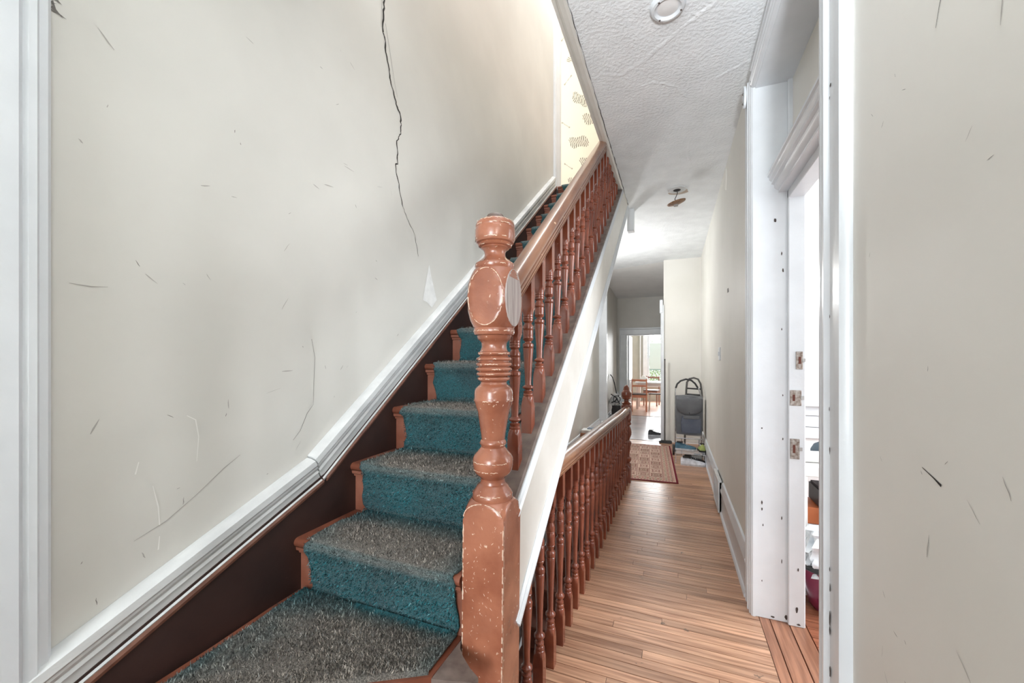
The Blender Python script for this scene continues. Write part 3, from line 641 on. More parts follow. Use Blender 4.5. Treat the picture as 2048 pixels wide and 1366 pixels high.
for _ in range(420):   # frayed lower edge of the riser carpet
    x = random.uniform(-0.98, -0.62); p = Vector((x, NY0+0.012, ZW+off+0.012)); o_ = len(v)
    v.extend([tuple(p+Vector((.001, 0, 0))), tuple(p-Vector((.001, 0, 0))), tuple(p+Vector((random.uniform(-.012, .012), -random.uniform(.012, .035), -.006)))])
    f.append((o_, o_+1, o_+2)); c = Vector((.03, .12, .14))*random.uniform(.5, 1.6); cols.extend([c, c, c])
me = bpy.data.meshes.new('carpet_pile'); me.from_pydata(v, [], f); me.materials.append(attr_mat('carpet_pile_fibre', 0.8)); col_layer(me, cols)
link('carpet_pile', me, car, kind='stuff')

# ---------------------------------------------------------------- balustrade of the flight
bal = thing('stair_balustrade', 'red-brown turned newel, balusters and sloping handrail on the upward flight', 'balustrade', (0, 0, 0))
NX, NYc, NA = -0.5125, 1.0955, 0.0655
def zpx(py): return 1.4-(py-715)*0.001511
def dome(z0, z1, r0, r1, a, n=6):   # arched square faces: a turned shoulder cut by the square
    return [(z0+(z1-z0)*k/n, r0+(r1-r0)*math.sin(PI/2*k/n), a) for k in range(n+1)]
def arch(z0, z1, rin, a, n=8):      # rising shoulder: from full square up to radius rin
    return [(z0+(z1-z0)*math.sin(PI/2*k/n), min(1.405*a, math.sqrt(min(a, rin*1.02)**2+(a*math.cos(PI/2*k/n))**2)), a) for k in range(n+1)]
rings = [(0.0, 1, NA), (0.3, 1, NA), (0.60, 1, NA), (0.925, 1, NA)]
rings += arch(0.930, 0.978, 0.060, NA)
body = [(997, .0600), (990, .0610), (983, .0600), (977, .0540), (974, .0500), (969, .0470), (965, .0390), (960, .0365), (955, .0375), (951, .0430), (948, .0480), (944, .0540), (940, .0570), (936, .0590), (929, .0605), (922, .0608), (914, .0600), (908, .0550), (903, .0480), (898, .0420), (893, .0360), (890, .0365), (887, .0395), (884, .0400), (881, .0385), (878, .0355), (868, .0370), (855, .0400), (838, .0440), (822, .0480), (808, .0560), (803, .0575), (801, .0590), (797, .0592), (795, .0578), (789, .0585), (782, .0575), (777, .0550), (772, .0480), (768, .0405), (764, .0385)]
for z in (757, 747.5, 738, 728.5, 718, 707):      # ribs
    rr = {757: .0490, 747.5: .0525, 738: .0540, 728.5: .0545, 718: .0530, 707: .0490}[z]
    body += [(z+4.2, rr*0.86), (z+2.6, rr*0.97), (z, rr), (z-2.6, rr*0.97), (z-4.2, rr*0.86)]
body += [(700, .0400), (694, .0375), (686, .0385), (682, .0430), (679, .0480), (676, .0500), (672, .0520), (670, .0590), (666, .0615), (661, .0620), (657, .0600)]
rings += [(zpx(p), r, None) for p, r in body]
bz0, bz1 = zpx(655), zpx(541); bc = (bz0+bz1)/2; bh = (bz1-bz0)/2
for k in range(33):
    t = -math.cos(PI*k/32); rr = math.sqrt(0.0622**2+0.0575**2*max(0, 1-t*t))
    rings.append((bc+bh*t, rr, 0.0640))
top = [(539, .0575), (534, .0600), (529, .0585), (526, .0520), (522, .0440), (518, .0360), (513, .0315), (507, .0315), (503, .0335), (500, .0380), (498, .0430), (496, .0420), (494, .0490), (491, .0520), (489, .0500), (487, .0560), (482, .0595), (475, .0605), (468, .0605), (461, .0600), (458, .0585), (456, .0595), (452, .0590), (447, .0555), (443, .0470), (440, .0380), (438, .0290)]
rings += [(zpx(p), r, None) for p, r in top]
nw = MB().turned(rings, 48, (NX, NYc), 0.0105, 0.55).build('newel_post', M_newel, bal, 32, label='stout turned newel post with chipped paint at the foot of the flight')
MB().turned([(zpx(440), .0285, None), (zpx(436), .0285, None), (zpx(431), .0235, None), (zpx(428.5), .015, None), (zpx(427.5), .001, None)], 24, (NX, NYc), 0.0105, 0.55).build('finial_button', mat('dark_worn_wood', (84, 62, 54), 0.4, (130, 118, 112), 30), nw, 50, label='dark worn button on top of the newel')
# paint worn off along the newel's corners and the outline of its faces
we = MB()
def worn(pts, w_, to3d):
    fine = []
    for i in range(len(pts)-1):
        n_ = max(2, int(math.hypot(pts[i+1][0]-pts[i][0], pts[i+1][1]-pts[i][1])/0.006))
        for k in range(n_): t = k/n_; fine.append((pts[i][0]*(1-t)+pts[i+1][0]*t, pts[i][1]*(1-t)+pts[i+1][1]*t))
    run = []
    for p in fine+[None]:
        if p is None or random.random() < 0.10:
            if len(run) > 2: ribbon(we, run, [w_*random.uniform(.25, 1.15) for _ in run], to3d, 0.0006)
            run = []
        else: run.append((p[0]+random.uniform(-.0006, .0006), p[1]))
    return
lx = lambda z: NX+0.0105*(z-0.55)
for sg in (-1, 1):
    worn([(sg*(NA-0.002), 0.40), (sg*(NA-0.002), 0.93)], 0.0042, lambda a, b, o: (lx(b)+a, NYc-NA-o, b))
worn([(-(NA-0.002), 0.40), (-(NA-0.002), 0.93)], 0.004, lambda a, b, o: (lx(b)+NA+o, NYc+a, b))
worn([(NA*math.cos(PI*k/20)*0.97, 0.930+0.046*math.sin(PI*k/20)) for k in range(21)], 0.0035, lambda a, b, o: (lx(b)+a, NYc-NA-o, b))
worn([(0.0555*math.cos(2*PI*k/48), bc+bh*0.96*math.sin(2*PI*k/48)) for k in range(49)], 0.0030, lambda a, b, o: (lx(b)+a, NYc-0.0640-o, b))
for _ in range(60):
    a, b = random.uniform(-.055, .055), random.uniform(.42, .92); t = random.uniform(.6, 2.5); l = random.uniform(.002, .010)
    ribbon(we, [(a, b), (a+l*.5*math.cos(t), b+l*.5*math.sin(t)), (a+l*math.cos(t), b+l*math.sin(t))], [.0006, .0016, .0005], lambda a, b, o: (lx(b)+a, NYc-NA-o, b), .0006)
for py, rr in ((983, .0600), (936, .0592), (920, .0608), (887, .0397), (800, .0592), (757, .0490), (747.5, .0525), (738, .0540), (728.5, .0545), (718, .0530), (707, .0490), (663, .0618), (534, .0600), (494, .0490), (482, .0595), (455, .0595), (447, .0555)):
    zc = zpx(py); a0 = -PI*0.95
    while a0 < 0.35:
        ln = random.uniform(.08, .55)
        if random.random() < 0.55:
            n_ = max(3, int(ln/0.06)); pts = [(a0+ln*k/n_, zc+random.uniform(-.0012, .0012)) for k in range(n_+1)]
            ribbon(we, pts, [random.uniform(.0006, .0032) for _ in pts], lambda a, b, o: (lx(b)+(rr+o)*math.cos(a), NYc+(rr+o)*math.sin(a), b), .0007)
        a0 += ln+random.uniform(.02, .25)
we.build('worn_edges', mat('cream_undercoat', (226, 204, 184), 0.6, (206, 170, 146), 60), nw, kind='stuff')
# scraped oval on the newel's right face
shx = 0.0105*(bc-0.55)
ov = MB()
ov.add([(NX+shx+0.0646, NYc+0.0600*math.cos(2*PI*k/32), bc+(bh*0.985)*math.sin(2*PI*k/32)) for k in range(32)]+[(NX+shx+0.0600, NYc+0.0600*math.cos(2*PI*k/32), bc+(bh*0.985)*math.sin(2*PI*k/32)) for k in range(32)],
       [tuple(range(32))]+[(k, (k+1) % 32, 32+(k+1) % 32, 32+k) for k in range(32)])
ov.build('scraped_oval', M_bare, nw, label='bare grey scraped oval on the right face of the newel block')
# sloping handrail
sl = Vector((0, 1, 0.752)).normalized(); up = Vector((0, -sl.z, sl.y))
hp = [(-0.024, 0.0), (0.024, 0.0), (0.027, 0.006), (0.021, 0.009), (0.028, 0.012), (0.028, 0.018), (0.021, 0.021), (0.030, 0.025), (0.030, 0.034), (0.019, 0.042), (0.034, 0.047), (0.037, 0.058), (0.034, 0.068), (0.026, 0.076), (0.012, 0.081), (0, 0.082)]
hp = hp+[(-a, b) for a, b in reversed(hp[2:-1])]
ya, yb_ = 1.12, 3.245
HX = -0.502
rail = MB().sweep(hp, (HX, ya, rail_z(ya)), (HX, yb_, rail_z(yb_)), (1, 0, 0), up).build('handrail', M_rail, bal, 35)
MB().box(HX-0.042, HX+0.042, 3.06, 3.10, 0, 0)
# balusters: turned profile, f = share of the height from the foot
def baluster_mesh(name, H, a, m, blk, sqtop, s=1.0):
    rings = [(0, 1, a), (blk*0.7, 1, a)] + arch(blk*0.74, blk, 0.0185*s, a, 5)
    def seg_(z0, z1, lst): return [(z0+(z1-z0)*t, r*s, None) for t, r in lst]
    zs = H-sqtop; b = blk; L_ = zs-b
    rings += seg_(b, b+0.14*L_, [(0.02, .0175), (0.10, .019), (0.20, .0185), (0.26, .0155), (0.34, .0175), (0.44, .018), (0.50, .012), (0.56, .0115), (0.62, .015), (0.70, .020), (0.78, .0215), (0.86, .0205), (0.93, .0155), (1.0, .0125)])
    rings += seg_(b+0.14*L_, b+0.66*L_, [(0.04, .0120), (0.25, .0130), (0.5, .0155), (0.75, .0185), (0.86, .0200), (0.87, .0188), (0.885, .0205), (0.895, .0190), (0.91, .0210), (0.965, .0205), (0.99, .0165), (1.0, .0125)])
    rings += seg_(b+0.66*L_, b+0.90*L_, [(0.05, .0125), (0.12, .0175), (0.18, .0195), (0.20, .0180), (0.22, .0198), (0.30, .0182), (0.33, .0188), (0.62, .0192), (0.64, .0178), (0.67, .0196), (0.69, .0180), (0.72, .0196), (0.84, .0190), (0.93, .0150), (1.0, .0130)])
    rings += seg_(b+0.90*L_, zs, [(0.1, .0150), (0.25, .0188), (0.45, .0190), (0.48, .0172), (0.52, .0190), (0.75, .0190), (0.78, .0172), (0.82, .0190), (1.0, .0188)])
    rings += [(zs+(z-0), r, q) for z, r, q in [(0.0, .0188*s, a), (0.006, .0200*s, a), (0.014, .024*s, a), (0.024, .030*s, a), (0.03, 1, a)]]
    rings += [(H, 1, a)]
    return MB().turned(rings, 16).mesh(name, m, 35)
HB = rail_z(2)+0.004-top_line(2)+0.03
bm_ = baluster_mesh('baluster', HB, 0.0195, M_red, 0.150, 0.165)
y_ = 1.262; k = 0
while y_ < 3.93:
    zt = rail_z(y_)+0.02
    if zt < ZC-0.01 or True:
        o = link('baluster', bm_, bal, (HX, y_, top_line(y_)-0.012))
        o.scale = (1, 1, (zt-(top_line(y_)-0.012))/HB)
    y_ += 0.134; k += 1

# ---------------------------------------------------------------- hall balustrade guarding the stairwell
hb = thing('hall_balustrade', 'level red-brown balustrade guarding the stairwell beside the hall floor', 'balustrade', (0, 0, 0))
def hx(Y): return -0.524+0.0122*(Y-1.4)
def hz(Y): return 0.845-0.025*(Y-1.6)           # underside of the rail: the old floor has settled
HH = 0.80
bm2 = baluster_mesh('baluster', HH, 0.0215, M_red, 0.165, 0.135, 1.08)
y_ = 1.285; i = 0
while y_ < 4.55:
    top_ = min(hz(y_)+0.006, bot_line(y_)-0.006)
    o = link('baluster', bm2, hb, (hx(y_), y_, 0.0)); o.scale = (1, 1, top_/HH)
    y_ += 0.1535; i += 1
ya, yb_ = 1.58, 4.60
hp2 = [(a*1.08, b*1.04) for a, b in hp]
MB().sweep(hp2, (hx(ya), ya, hz(ya)), (hx(yb_), yb_, hz(yb_)), (1, 0, 0), (0, 0, 1)).build('handrail', M_rail, hb, 35)
fx, fy, A2 = -0.495, 4.655, 0.052
rings = [(0, 1, A2), (0.16, 1, A2)]+arch(0.165, 0.20, 0.050, A2, 5)
rings += [(z, r, None) for z, r in [(.205, .049), (.215, .036), (.235, .050), (.25, .054), (.27, .052), (.285, .036), (.30, .034), (.34, .040), (.40, .048), (.435, .056), (.45, .054), (.47, .034), (.50, .044), (.53, .056), (.56, .058), (.60, .050), (.63, .036), (.645, .052), (.66, .054), (.67, .048)]]
for k in range(13):
    t = -1+2*k/12; rings.append((0.775+0.10*t, 0.046+0.030*math.sqrt(max(0, 1-abs(t)**2.2)), 0.053))
rings += [(z, r, None) for z, r in [(.88, .050), (.89, .052), (.90, .034), (.91, .026), (.925, .026), (.935, .044), (.945, .050), (.95, .047), (.96, .053), (.985, .056), (1.01, .052), (1.015, .046), (1.02, .047), (1.03, .036), (1.05, .032), (1.068, .027), (1.085, .014), (1.09, .001)]]
MB().turned(rings, 32, (fx, fy)).build('newel_post', M_red, hb, 32, label='small turned newel post with a ball finial at the stairwell end')

# ---------------------------------------------------------------- the lower flight below the upper one
ls = thing('staircase', 'lower flight descending into the dark stairwell behind the hall balusters', 'staircase', (0, 0, 0))
t2 = MB().box(XL+0.02, -0.575, 0, GO+0.02, -0.03, 0, 0.006).mesh('tread', M_redtread)
r2 = MB().box(XL+0.02, -0.575, 0.02, 0.036, -RI, -0.03).mesh('riser', M_redtread)
for k in range(1, 13):
    link('tread', t2, ls, (0, 4.655-GO*k, -0.195*k)); link('riser', r2, ls, (0, 4.655-GO*k, -0.195*k))
link('riser', r2, ls, (0, 4.62, 0.0))
MB().prism([(4.70, 0.24), (4.70, -0.1), (1.2, -2.65), (1.2, -2.3)], 0, XL+0.001, XL+0.02).build('wall_string', M_white, ls)

# ---------------------------------------------------------------- wallpaper upstairs (plain stand-in print: striped patches and small arrows)
NXp, NZp = 260, 480; x0, x1, z0, z1 = -1.75, -0.3, 3.3, 6.55; v = []; cols = []
CREAM, INK = Vector(lin((214, 203, 180))), Vector(lin((92, 84, 74)))
blobs = []; arrows = []
random.seed(11)
for a in range(5):
    for b in range(11):
        bx = -1.7+a*0.34+(0.17 if b % 2 else 0)+random.uniform(-.03, .03); bz = 3.42+b*0.30+random.uniform(-.03, .03)
        if (a+b) % 2 == 0: blobs.append((bx, bz, random.uniform(.14, .18), random.uniform(.06, .085), random.uniform(-.9, .9)))
        else: arrows.append((bx, bz, random.choice((-0.8, 0.8, 0.9, -0.7)), .065))
for j in range(NZp+1):
    for i in range(NXp+1):
        x = x0+(x1-x0)*i/NXp; z = z0+(z1-z0)*j/NZp; c = CREAM
        for bx, bz, ra, rb_, an in blobs:
            dx, dz = x-bx, z-bz
            if abs(dx) < .2 and abs(dz) < .2:
                u = dx*math.cos(an)+dz*math.sin(an); q = -dx*math.sin(an)+dz*math.cos(an)
                rr = (u/ra)**2+((q-0.25*rb_*math.sin(u*30))/rb_)**2
                if rr < 1 and math.sin(u*230+q*110+3*math.sin(q*40)) > 0.35: c = INK
        for bx, bz, an, l in arrows:
            dx, dz = x-bx, z-bz
            if abs(dx) < .08 and abs(dz) < .08:
                u = dx*math.cos(an)+dz*math.sin(an); q = -dx*math.sin(an)+dz*math.cos(an)
                if (abs(q) < 0.0035 and abs(u) < l) or (abs(abs(u)-l) < .01 and abs(q) < .009): c = INK.lerp(CREAM, .35)
        v.append((x, 5.345, z)); cols.append(c)
f = [(j*(NXp+1)+i, j*(NXp+1)+i+1, (j+1)*(NXp+1)+i+1, (j+1)*(NXp+1)+i) for j in range(NZp) for i in range(NXp)]
me = bpy.data.meshes.new('wallpaper'); me.from_pydata(v, [], f); me.materials.append(attr_mat('printed_cream_wallpaper', 0.8)); col_layer(me, cols)
link('wallpaper', me, bpy.data.objects['wall_attic_back'], label='cream wallpaper with dark striped patches and small arrows')

# ---------------------------------------------------------------- rug
random.seed(5)
rx0, rx1, ry0, ry1 = -0.70, 0.052, 4.735, 6.70
NXr, NYr = 150, 320; v = []; cols = []
WINE, BEI, ROSE, OLV, DKB = [Vector(lin(c)) for c in ((120, 36, 48), (212, 186, 168), (168, 106, 98), (140, 128, 106), (82, 66, 64))]
for j in range(NYr+1):
    for i in range(NXr+1):
        x = (rx1-rx0)*i/NXr; y_ = (ry1-ry0)*j/NYr; W_, H_ = rx1-rx0, ry1-ry0
        e = min(x, W_-x, y_, H_-y_)
        if e < 0.022: c = WINE
        elif e < 0.032: c = BEI
        elif e < 0.055: c = ROSE if (int(x*60)+int(y_*60)) % 2 else BEI
        elif e < 0.062: c = WINE.lerp(BEI, .4)
        elif e < 0.150:
            a = math.sin((x+y_)*55)*math.sin((x-y_)*55); c = ROSE if a > 0.25 else (OLV if a < -0.45 else BEI)
        elif e < 0.160: c = WINE.lerp(BEI, .5)
        else:
            px_, py_ = (x-0.16) % 0.145, (y_-0.16) % 0.185; ee = min(px_, .145-px_, py_, .185-py_)
            if ee < .012: c = WINE.lerp(BEI, .35) if ee < .005 else BEI*1.05
            else:
                cx_, cy_ = px_-.0725, py_-.0925; r_ = math.hypot(cx_*1.25, cy_); an = math.atan2(cy_, cx_)
                q = math.sin(r_*110+2*math.cos(4*an)+int((x-.16)/.145)*1.7+int((y_-.16)/.185)*2.1); g = (int((x-.16)/.145)+int((y_-.16)/.185)) % 3; c = (BEI.lerp(OLV, .25*g)) if q > -0.1 else (ROSE if q > -.7 else DKB.lerp(ROSE, .35))
        v.append((x, y_, 0.009+0.0012*math.sin(x*9)*math.sin(y_*5))); cols.append(c*random.uniform(.8, 1.12))
f = [(j*(NXr+1)+i, j*(NXr+1)+i+1, (j+1)*(NXr+1)+i+1, (j+1)*(NXr+1)+i) for j in range(NYr) for i in range(NXr)]
me = bpy.data.meshes.new('hall_rug'); me.from_pydata(v, [], f); me.materials.append(attr_mat('woven_rug', 0.95, 0.4, 300)); col_layer(me, cols)
rug = link('hall_rug', me, None, (rx0, ry0, 0.0), label='faded red and beige patterned rug on the hall floor', category='rug')
rug.rotation_euler = (0, 0, R(3.0))
sm = rug.modifiers.new('thickness', 'SOLIDIFY'); sm.thickness = 0.008; sm.offset = -1
random.seed(21)

# ---------------------------------------------------------------- ceiling fittings
o = thing('ceiling_rose', 'round white light base on the ceiling near the doorway without its lamp', 'light fitting', (-0.025, 1.965, ZC))
MB().turned([(0, .078, None), (-.010, .078, None), (-.020, .070, None), (-.022, .060, None), (-.014, .052, None), (-.012, .050, None)], 40).build('rim', M_white, o, 40)
MB().turned([(0, .05, None), (-.010, .05, None), (-.013, .044, None), (-.013, .001, None)], 32).build('cover', M_ceil2, o, 40)
for a in (0.4, 2.2, 4.1): MB().ico((.062*math.cos(a), .062*math.sin(a), -.021), .005, 1).build('screw', M_chip, o)
o = thing('dangling_light_fitting', 'broken light fitting dangling by its wire from the ceiling above the hall', 'light fitting', (0.03, 4.15, ZC))
MB().turned([(0, .085, None), (-.008, .082, None), (-.014, .06, None), (-.010, .04, None), (-.010, .034, None)], 24).build('ceiling_plate', M_whitew, o, 40)
MB().turned([(0, .034, None), (-.011, .034, None)], 16).build('junction_hole', M_dark, o)
MB().add([(.02+.10*math.cos(k*PI/6)*random.uniform(.7, 1.1), .07+.07*math.sin(k*PI/6), -.0015) for k in range(12)], [tuple(range(12))]).build('stain', mat('brown_ceiling_stain', (178, 160, 146), 0.9, (196, 184, 172), 20), o)
MB().tube([(0, 0, -.01), (.004, 0, -.04), (-.008, 0, -.07), (-.020, 0, -.095), (-.006, 0, -.112), (.0, 0, -.12)], .0035, 6).build('wire', M_black, o, 60)
dm = MB().turned([(-.016, .001, None), (-.014, .05, None), (-.004, .082, None), (.004, .086, None), (.006, .080, None), (.000, .05, None), (.000, .001, None)], 28)
dm.move(Matrix.Translation((-.005, 0, -.128)) @ Matrix.Rotation(R(-13), 4, 'Y') @ Matrix.Rotation(R(6), 4, 'X'))
dm.build('hanging_disc', mat('corroded_brass', (112, 78, 54), 0.5, (150, 118, 90), 40, 4, metallic=0.3), o, 40)
MB().box(-.03, .01, -.012, .012, -.165, -.142, 0.004).build('bracket', M_metal, o)
# unseen lamp read from the ceiling glow; pendant form and place added for brightness
o = thing('added_landing_lamp', 'unseen lit globe pendant added over the landing behind the stair string for brightness', 'lamp', (-1.03, 5.75, ZC))
MB().turned([(0, .06, None), (-.03, .055, None), (-.035, .03, None)], 20).build('lamp_base', M_white, o, 40)
MB().tube([(0, 0, -.03), (0, 0, -.58)], .006, 8).build('cord', M_white, o, 60)
MB().turned([(z_-.54, r_, None) for z_, r_ in ((-.03, .03), (-.045, .065), (-.08, .085), (-.115, .075), (-.14, .04), (-.147, .001))], 20).build('globe', mat('lit_globe', (255, 250, 240), 0.4, emit=8.0), o, 60)
ld = bpy.data.lights.new('added_landing_light', 'POINT'); ld.energy = 21; ld.shadow_soft_size = 0.09; ld.color = (0.97, 0.985, 1.0)
link('added_landing_light', ld, o, (0, 0, -0.80))

# unseen bounce light added behind the camera, dressed as a floor lamp
o = thing('added_bounce_lamp', 'added bounce light dressed as a slim upturned floor lamp, unseen behind the camera', 'lamp', (0.22, -0.75, 0.0))
MB().turned([(0, .13, None), (.015, .13, None), (.025, .02, None)], 24).build('base', M_black, o, 40)
MB().tube([(0, 0, .02), (0, 0, 1.62)], .011, 10).build('pole', M_metal, o, 60)
shd = MB().turned([(0.0, .03, None), (-.02, .06, None), (-.15, .16, None), (-.155, .16, None), (-.02, .052, None), (-.004, .001, None)], 28)
tilt = Matrix.Translation((0, 0, 1.65)) @ Matrix.Rotation(R(-16), 4, 'Z') @ Matrix.Rotation(R(130), 4, 'X')
shd.move(tilt).build('bounce_shade', M_white, o, 40)
al = area('added_bounce_light', (0, 0, 0), (0, 0, 0), 0.17, 0.17, 13, (0.93, 0.97, 1.0)); al.data.shape = 'DISK'; al.data.spread = R(82)
al.parent = o; al.matrix_local = tilt @ Matrix.Translation((0, 0, -.06))

# ---------------------------------------------------------------- shopping trolley, step stool, shoes, broom
tr = thing('shopping_trolley', 'grey wheeled shopping trolley bag with a hooped handle by the far wall', 'trolley', (0.197, 6.12, 0.0), R(3))
def soft_box(hx_, hy_, z0, z1, bul=0.02, n=10, amp=0.006, taper=0.0):
    bm = bmesh.new(); bmesh.ops.create_cube(bm, size=2); bmesh.ops.subdivide_edges(bm, edges=bm.edges[:], cuts=n, use_grid_fill=True)
    for q in bm.verts:
        x, y_, z = q.co; l = max(abs(x), abs(y_), abs(z)); s3 = Vector((x, y_, z)); sp = s3.normalized()*1.25
        p = s3.lerp(sp, 0.16); nz_ = noise.noise(Vector((p.x*2.5, p.y*2.5, p.z*3.5)))*amp
        w_ = 1+taper*p.z
        q.co = (p.x*hx_*w_*(1+bul*(1-z*z))+nz_, p.y*hy_*(1+bul*(1-z*z))+nz_, (z0+z1)/2+p.z*(z1-z0)/2)
    return MB().bm(bm)
bag = soft_box(.165, .105, .325, .865, .03, 10, .010).build('bag', M_greyfab, tr, 60)
fl_ = MB(); NU = 16
pts = []
for j in range(9):
    for i in range(NU+1):
        u = -1+2*i/NU; t = j/8
        wv_ = .166*(1-.10*t**3); zz = .868-.235*t-(.03*(1-u*u)*t if t > .5 else 0); yy = -.130-.012*math.sin(PI*t)-.006*noise.noise(Vector((u*2, t*3, 4)))
        if j == 0: yy = -.06; zz = .872
        pts.append((u*wv_, yy, zz+(.025*abs(u)**3 if t > .8 else 0)))
fl_.add(pts, [(j*(NU+1)+i, j*(NU+1)+i+1, (j+1)*(NU+1)+i+1, (j+1)*(NU+1)+i) for j in range(8) for i in range(NU)])
o = fl_.build('flap', M_greyfab, tr, 60); s_ = o.modifiers.new('thickness', 'SOLIDIFY'); s_.thickness = .008
soft_box(.118, .022, .36, .585, .05, 6, .006).move(Matrix.Translation((.02, -.112, 0))).build('front_pocket', M_bluefab, tr, 60)
MB().box(-.08, .125, -.142, -.128, .555, .600, .005).build('pocket_flap', M_greyfab, tr)
MB().tube([(-.004, -.128, .66), (-.002, -.137, .62)], .006, 6).build('buckle', M_black, tr)
fr_ = MB()
fr_.tube([(-.17, .10, .04), (-.172, .085, .30), (-.172, .085, .90), (-.165, .085, .98)], .008, 8)
fr_.tube([(.13, .085, .98), (.172, .085, .84), (.172, .085, .30), (.17, .10, .04)], .008, 8)
fr_.tube([(-.17, .09, .28), (-.17, -.11, .28), (.17, -.11, .28), (.17, .09, .28)], .006, 6)
fr_.tube([(-.10, -.11, .28), (-.10, -.12, .06), (-.08, -.12, .04), (.10, -.12, .04), (.12, -.12, .06), (.12, -.11, .28)], .006, 6)
fr_.build('frame', M_chrome, tr, 60)
MB().tube([(-.165, .085, .96), (-.145, .085, 1.02), (-.10, .085, 1.065), (-.03, .085, 1.09), (.04, .085, 1.075), (.09, .085, 1.03), (.125, .085, .97)], .013, 10).build('handle', M_black, tr, 60)
def wheel(mb, c, r, w_, axis='x'):
    m = MB().turned([(-w_/2, r*.55, None), (-w_/2, r*.92, None), (-w_*.35, r, None), (w_*.35, r, None), (w_/2, r*.92, None), (w_/2, r*.55, None)], 24)
    m.move(Matrix.Translation(c) @ Matrix.Rotation(PI/2, 4, 'Y')); mb.add(m.v, m.f)
for sx_ in (-1, 1):
    mb = MB(); wheel(mb, (sx_*.195, .09, .075), .075, .026); o = mb.build('wheel', M_black, tr, 40)
    mb = MB(); wheel(mb, (sx_*.195, .09, .075), .045, .03); mb.build('hub', M_chrome, o, 40)
# folding step stool leaning behind the trolley
so = thing('folding_step_stool', 'folded step stool with a black hooped handle behind the shopping trolley', 'step stool', (0.285, 6.62, 0.0), R(2))
MB().tube([(-.13, .02, .0), (-.105, .03, .90), (-.095, .035, 1.02), (-.06, .035, 1.075), (.0, .035, 1.09), (.06, .035, 1.07), (.095, .035, 1.0), (.11, .03, .86), (.13, .02, 0)], .014, 8).build('frame', mat('dark_grey_tube', (84, 82, 80), 0.4), so, 60)
for zz in (.93, .84): MB().tube([(-.10, .032, zz), (.10, .032, zz-.01)], .011, 8).build('crossbar', M_black, so, 60)
for zz in (.22, .45, .68): MB().box(-.115, .115, -.03, .02, zz, zz+.03, .006).build('step', mat('grey_step', (150, 148, 146), 0.5), so)
# low wire shoe rack and shoes
ra = thing('shoe_rack', 'low white wire shoe rack against the right wall under the trolley', 'rack', (0.225, 5.83, 0.0))
for xx in (-.20, .16):
    MB().tube([(xx, -.10, 0), (xx, -.10, .13), (xx, .10, .16), (xx, .10, 0)], .006, 6).build('rack_end', M_chrome, ra, 60)
for k in range(6):
    yy = -.10+.2*k/5; MB().tube([(-.20, yy, .13+.03*k/5), (.16, yy, .13+.03*k/5)], .004, 6).build('wire', M_white, ra, 60)
def shoe(name, label, loc, rz, L_, upper, sole, group=None, hgt=1.0):
    t = thing(name, label, 'shoe', loc, rz, group)
    secs = [(0.0, .030, .060), (.06, .036, .085), (.2, .036, .082), (.38, .036, .066), (.55, .042, .052), (.72, .047, .044), (.86, .043, .036), (.96, .028, .026), (1.0, .010, .018)]
    m = MB(); seg = 14; v_ = []
    for u, hw, hh in secs:
        for k in range(seg):
            a = 2*PI*k/seg; ca, sa = math.cos(a), math.sin(a)
            z = .020+hh*hgt*max(0, sa)**.8 if sa > 0 else .020
            v_.append((u*L_-L_/2, hw*ca*(1-.35*max(0, sa)), z))
    fs = [(i*seg+k, i*seg+(k+1) % seg, (i+1)*seg+(k+1) % seg, (i+1)*seg+k) for i in range(len(secs)-1) for k in range(seg)]
    m.add(v_, fs+[tuple(range(seg-1, -1, -1)), tuple((len(secs)-1)*seg+k for k in range(seg))]); m.build('upper', upper, t, 50)
    out = [(u*L_-L_/2, hw*1.08) for u, hw, hh in secs]; poly = out+[(x, -w_) for x, w_ in reversed(out)]
    MB().prism(poly, 2, 0.0, .024).build('sole', sole, t)
    MB().prism([(-L_*.42, .022), (-L_*.14, .026), (-L_*.12, -.026), (-L_*.42, -.022)], 2, .020+.078*hgt, .020+.088*hgt).build('opening', M_dark, t)
    lc = MB()
    for k in range(4):
        xx = -L_*.08+k*L_*.07; zz = .018+hgt*(.068-.009*k)+.006; lc.tube([(xx, -.018, zz-.006), (xx, 0, zz+.002), (xx+.004, .018, zz-.006)], .0028, 5)
    lc.build('laces', M_white, t, 60); return t
SH = lambda n, c, r=0.6: mat(n, c, r, tuple(int(v_*.85) for v_ in c), 25)
shoe('sneaker', 'white sneaker on the floor in front of the shoe rack', (.235, 5.66, 0), R(2), .30, SH('white_shoe', (226, 228, 236)), SH('white_sole', (206, 206, 210)))
shoe('sneaker', 'black shoe beside the white sneaker at the baseboard', (.25, 5.775, 0), R(3), .27, SH('black_shoe', (48, 48, 50)), SH('black_sole', (30, 30, 30)))
shoe('sneaker', 'blue and white sneaker lying on top of the shoe rack', (.15, 5.83, .158), R(-3), .26, SH('teal_shoe', (70, 108, 128)), SH('white_sole', (206, 206, 210)))
shoe('sneaker', 'yellow-green shoe at the wall end of the shoe rack', (.345, 5.84, .160), R(95), .18, SH('lime_shoe', (176, 190, 110)), SH('black_sole', (30, 30, 30)))
shoe('sneaker', 'light grey running shoe at the back under the shoe rack', (.22, 5.89, 0), R(178), .27, SH('grey_shoe', (176, 172, 168)), SH('black_sole', (30, 30, 30)))
shoe('slipper', 'black and white slipper on the passage floor left of the broom', (-.30, 7.55, 0), R(12), .25, SH('black_shoe', (48, 48, 50)), SH('white_sole', (206, 206, 210)))
br = thing('broom', 'thin dark pole with a flat black foot standing at the corner trim', 'broom', (-.135, 7.00, 0.0))
MB().tube([(0, 0, .03), (0, .012, 1.36)], .011, 8).build('pole', mat('grey_pole', (96, 92, 90), 0.4), br, 60)
MB().box(-.09, .11, -.05, .05, .0, .035, .008).build('foot', M_black, br)
